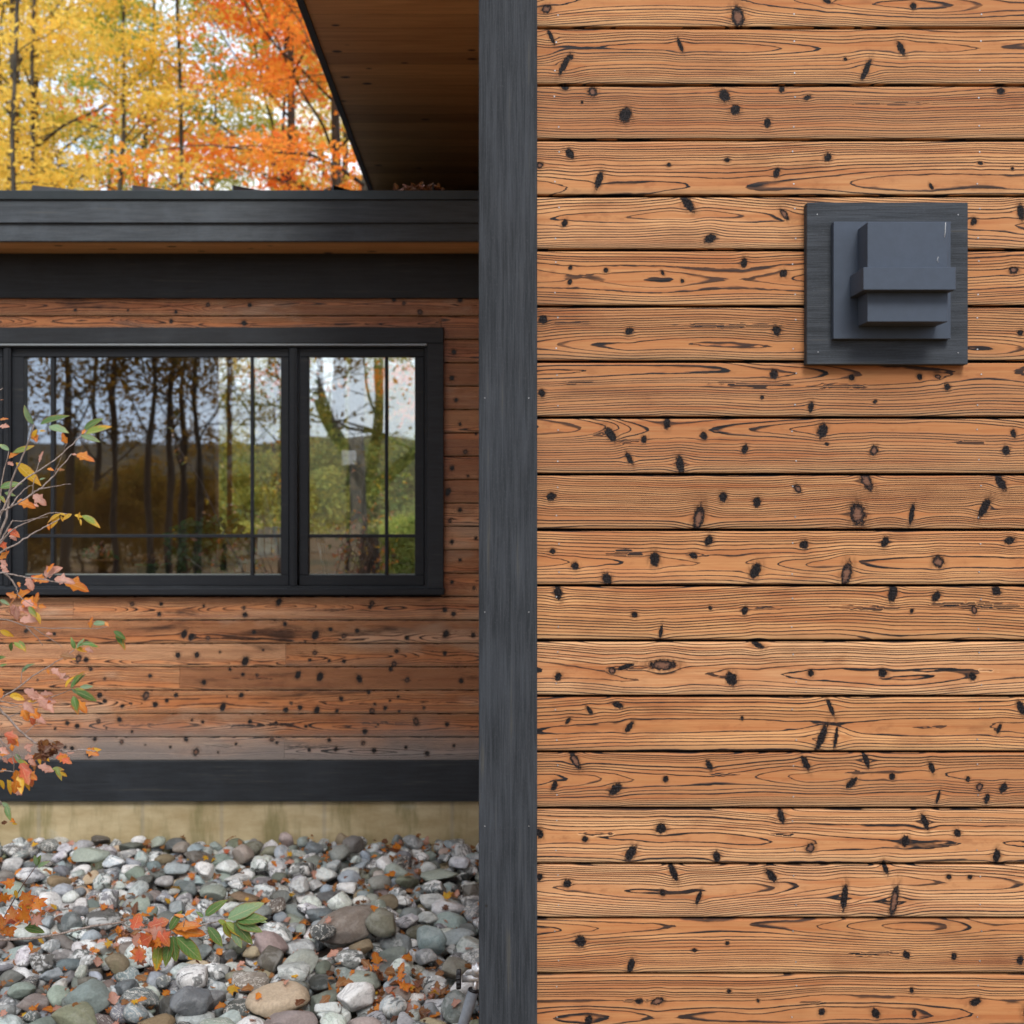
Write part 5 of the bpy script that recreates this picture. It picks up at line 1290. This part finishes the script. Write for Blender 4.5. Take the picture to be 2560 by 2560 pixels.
# trees behind the viewer, seen only as reflections in the glass
G2 = 'trees across the clearing reflected in the window'
KS = {'S': dict(seed=11, H=15, cr=4.5, z0=4.0, nleaf=6500, ls=.065, r0=.09, nb=26), 'T': dict(seed=12, H=16, cr=4.2, z0=2.6, nleaf=8000, ls=.065, r0=.10, nb=26), 'F': dict(seed=13, H=11, cr=3.6, z0=2.4, nleaf=2600, ls=.07, r0=.22, nb=30, fork=2.9)}
def rx(px, y): return (px - CX) * (2 * YL - y) / F
RF = [(928, -10, 'F', 'stout forked dark oak reflected in the right casement', 0), (455, -19, 'T', 'russet oak reflected near the brown post of the big pane', 2.0), (430, -13, 'S', 'slim bare oak reflected near the pane centre', 1.1),
      (372, -12, 'S', 'slim dark oak at the left of the reflected grove', 4.1), (170, -12, 'T', 'russet oak reflected behind the left muntin', 5.0), (250, -22, 'T', 'broad russet oak deep in the reflected grove', .2),
      (700, -18, 'S', 'sparse oak reflected in the narrow pane beside the mullion', 3.6), (1070, -14, 'S', 'thin limbed oak reflected at the right edge of the casement', 5.3),
      (560, -27, 'T', 'far russet oak reflected right of the brown post', 4.4), (280, -13, 'S', 'slim oak between the leaning and middle oaks', 1.9), (495, -15, 'S', 'slim oak crossing the brown post in the reflection', .9)]
for px, y, k, lab, rz in RF:
    tree(None, k, rx(px, y), y, lab, 'brown', G2, rz if k != 'F' else 0, 1, 'barkd', 'oak_tree', **KS[k])
rs = random.Random(64)
SB = [(960, -14, .7), (1060, -13, .7)]
for k, (px, y, s) in enumerate(SB):
    key = 'bush%d' % (k % 3)
    tree(None, key, rx(px, y), y, ['yellow green bush reflected at the foot of the forked oak', 'golden bush reflected at the right edge of the casement', 'olive bush reflected beside the white square', 'low yellow bush reflected left of the forked oak'][k], 'bush', 'bushes across the clearing', k * 1.3, s, 'barkd', 'bush', 'bush', **bush_kw(30 + k % 3))
HB = [(570, 19, .4), (640, 22, .65), (600, 29, 1.0), (770, 21, .6), (830, 27, .95), (880, 23, .75), (1000, 22, .8), (1060, 19, .5), (710, 29, 1.1), (900, 31, 1.3), (980, 29, 1.1), (1080, 28, 1.1), (520, 25, .8)]
W1 = ['yellow green', 'golden', 'olive yellow', 'pale yellow']
W2 = ['low in the small pane beside the mullion', 'at the left of the right casement', 'in the middle of the right casement', 'at the right of the casement']
for k, (px, y, s) in enumerate(HB):
    w_ = 'behind the brown inside post' if px < 640 else W2[0] if px < 740 else W2[1] if px < 860 else W2[2] if px < 980 else W2[3]
    tree(None, 'bush%d' % (k % 3), (px - CX) * y / F, y, f"{W1[k % 4]} {'large' if s > 1 else 'small' if s < .75 else 'round'} bush on the slope seen through the window, {w_}, {'near' if y < 19 else 'far' if y > 24 else 'mid'} row"[:150], 'bush', 'bushes on the slope behind the house', k * 2.1, s, 'barkd', 'bush', 'bush', **bush_kw(30 + k % 3))

# trees added out of view on the left to block sky light
for k, (x, y, kd, lab) in enumerate([(-9.5, -3.5, 'T', 'unseen russet oak added to block sky light at the left, nearest the camera'), (-11, .5, 'A', 'unseen golden tree added to block sky light at the left of the clearing'), (-9.0, 4.2, 'T', 'unseen russet oak added to block sky light left of the house corner'), (-12.5, 8, 'A', 'unseen golden tree added to block sky light beside the left end of the house'), (-13, -7, 'A', 'unseen golden tree added to block sky light behind the nearest left oak')]):
    tree(None, kd, x, y, lab, 'brown' if kd == 'T' else 'gold', 'unseen trees added to block sky light from the left', k * 1.7, 1, 'barkd' if kd == 'T' else 'bark', 'oak_tree' if kd == 'T' else 'maple_tree', **(KS if kd == 'T' else KW)[kd])

for k, (px, y, s) in enumerate([(80, -20, .9), (200, -24, 1.1), (300, -21, .9), (390, -27, 1.2), (470, -22, .9), (140, -33, 1.3), (330, -36, 1.4), (520, -33, 1.2), (620, -38, 1.2), (740, -42, 1.2), (20, -26, 1.1)]):
    pl_ = ['behind the left muntin', 'right of the left muntin', 'left of the middle', 'in the middle', 'beside the brown post', 'far behind the left muntin', 'far in the middle', 'far behind the brown post', 'far right of the brown post', 'far behind the mullion', 'in the leftmost pane'][k]
    tree(None, 'bush%d' % (k % 3), rx(px, y), y, f"russet thicket reflected low in the glass, {pl_}", 'brown', 'thickets at the edge of the clearing', k * 1.1, s, 'barkd', 'bush', 'bush', **bush_kw(30 + k % 3))

sg = empty('sign_post', (rx(868, -6), -6, float(gz(rx(868, -6), -6))), 'small blank white square board on a slim dark post, reflected in the right casement', 'sign post')
x_ = rx(868, -6)
mb = MB(); mb.box(x_ - .035, x_ + .035, -6.035, -5.965, float(gz(x_, -6)) - .1, 2.50, 0, .004); mb.build('post', M['sash'], sg)
mb = MB(); mb.box(x_ - .125, x_ + .115, -5.964, -5.945, 2.48, 2.72, 0, .004); mb.build('sign_board', simple('white_sign_board', (.85, .88, .88), .5), sg)
# ================================================================== camera, light, world
cam = bpy.data.cameras.new('camera'); co = bpy.data.objects.new('camera', cam); C.objects.link(co)
co.location = (0, 0, CAMZ); co.rotation_euler = (R(90), 0, 0)
cam.sensor_width = 36; cam.lens = 45; cam.shift_y = -50 / 2560; cam.clip_end = 900; cam.clip_start = .05
cam.dof.use_dof = True; cam.dof.focus_distance = 3.9; cam.dof.aperture_fstop = 4.0
bpy.context.scene.camera = co
SUN_EL, SUN_AZ = 43, 9                       # azimuth: degrees to the right of straight behind the camera
az, el = R(SUN_AZ), R(SUN_EL)
d = Vector((math.sin(az) * math.cos(el), -math.cos(az) * math.cos(el), math.sin(el)))
sl_ = bpy.data.lights.new('sun', 'SUN'); sl_.energy = 2.3; sl_.angle = R(20); sl_.color = (1, .96, .90)
so_ = bpy.data.objects.new('sun', sl_); C.objects.link(so_); so_.rotation_euler = d.to_track_quat('Z', 'Y').to_euler(); so_.location = (3, -4, 9)
w = bpy.data.worlds.new('World'); bpy.context.scene.world = w; w.use_nodes = True
t = w.node_tree; t.nodes.clear()
sky = t.nodes.new('ShaderNodeTexSky'); sky.sky_type = 'NISHITA'; sky.sun_disc = False
sky.sun_elevation = el; sky.sun_rotation = R(180 - SUN_AZ)
tc = t.nodes.new('ShaderNodeTexCoord'); nz = t.nodes.new('ShaderNodeTexNoise'); nz.inputs['Scale'].default_value = 2.2; nz.inputs['Detail'].default_value = 6
mp = t.nodes.new('ShaderNodeMapping'); mp.inputs[3].default_value = (1, 1, 3)
t.links.new(tc.outputs['Generated'], mp.inputs[0]); t.links.new(mp.outputs[0], nz.inputs['Vector'])
rp = t.nodes.new('ShaderNodeValToRGB'); rp.color_ramp.elements[0].position = .36; rp.color_ramp.elements[1].position = .62
rp.color_ramp.elements[0].color = (.60, .72, .95, 1); rp.color_ramp.elements[1].color = (.97, .98, 1.0, 1)
t.links.new(nz.outputs[0], rp.inputs[0])
sc_ = t.nodes.new('ShaderNodeVectorMath'); sc_.operation = 'SCALE'; sc_.inputs[3].default_value = SKYK = 15.5
t.links.new(rp.outputs[0], sc_.inputs[0])
mx = t.nodes.new('ShaderNodeMix'); mx.data_type = 'RGBA'; mx.inputs[0].default_value = .85
t.links.new(sky.outputs[0], mx.inputs[6]); t.links.new(sc_.outputs[0], mx.inputs[7])
bg = t.nodes.new('ShaderNodeBackground'); bg.inputs[1].default_value = .1
wo = t.nodes.new('ShaderNodeOutputWorld')
t.links.new(mx.outputs[2], bg.inputs[0]); t.links.new(bg.outputs[0], wo.inputs[0])
sc = bpy.context.scene
sc.view_settings.view_transform = 'Standard'; sc.view_settings.look = 'None'; sc.view_settings.exposure = .3; sc.view_settings.gamma = 1
sc.cycles.max_bounces = 8; sc.cycles.diffuse_bounces = 4; sc.cycles.glossy_bounces = 4; sc.cycles.transparent_max_bounces = 12
sc.cycles.use_denoising = True; sc.cycles.sample_clamp_indirect = 8
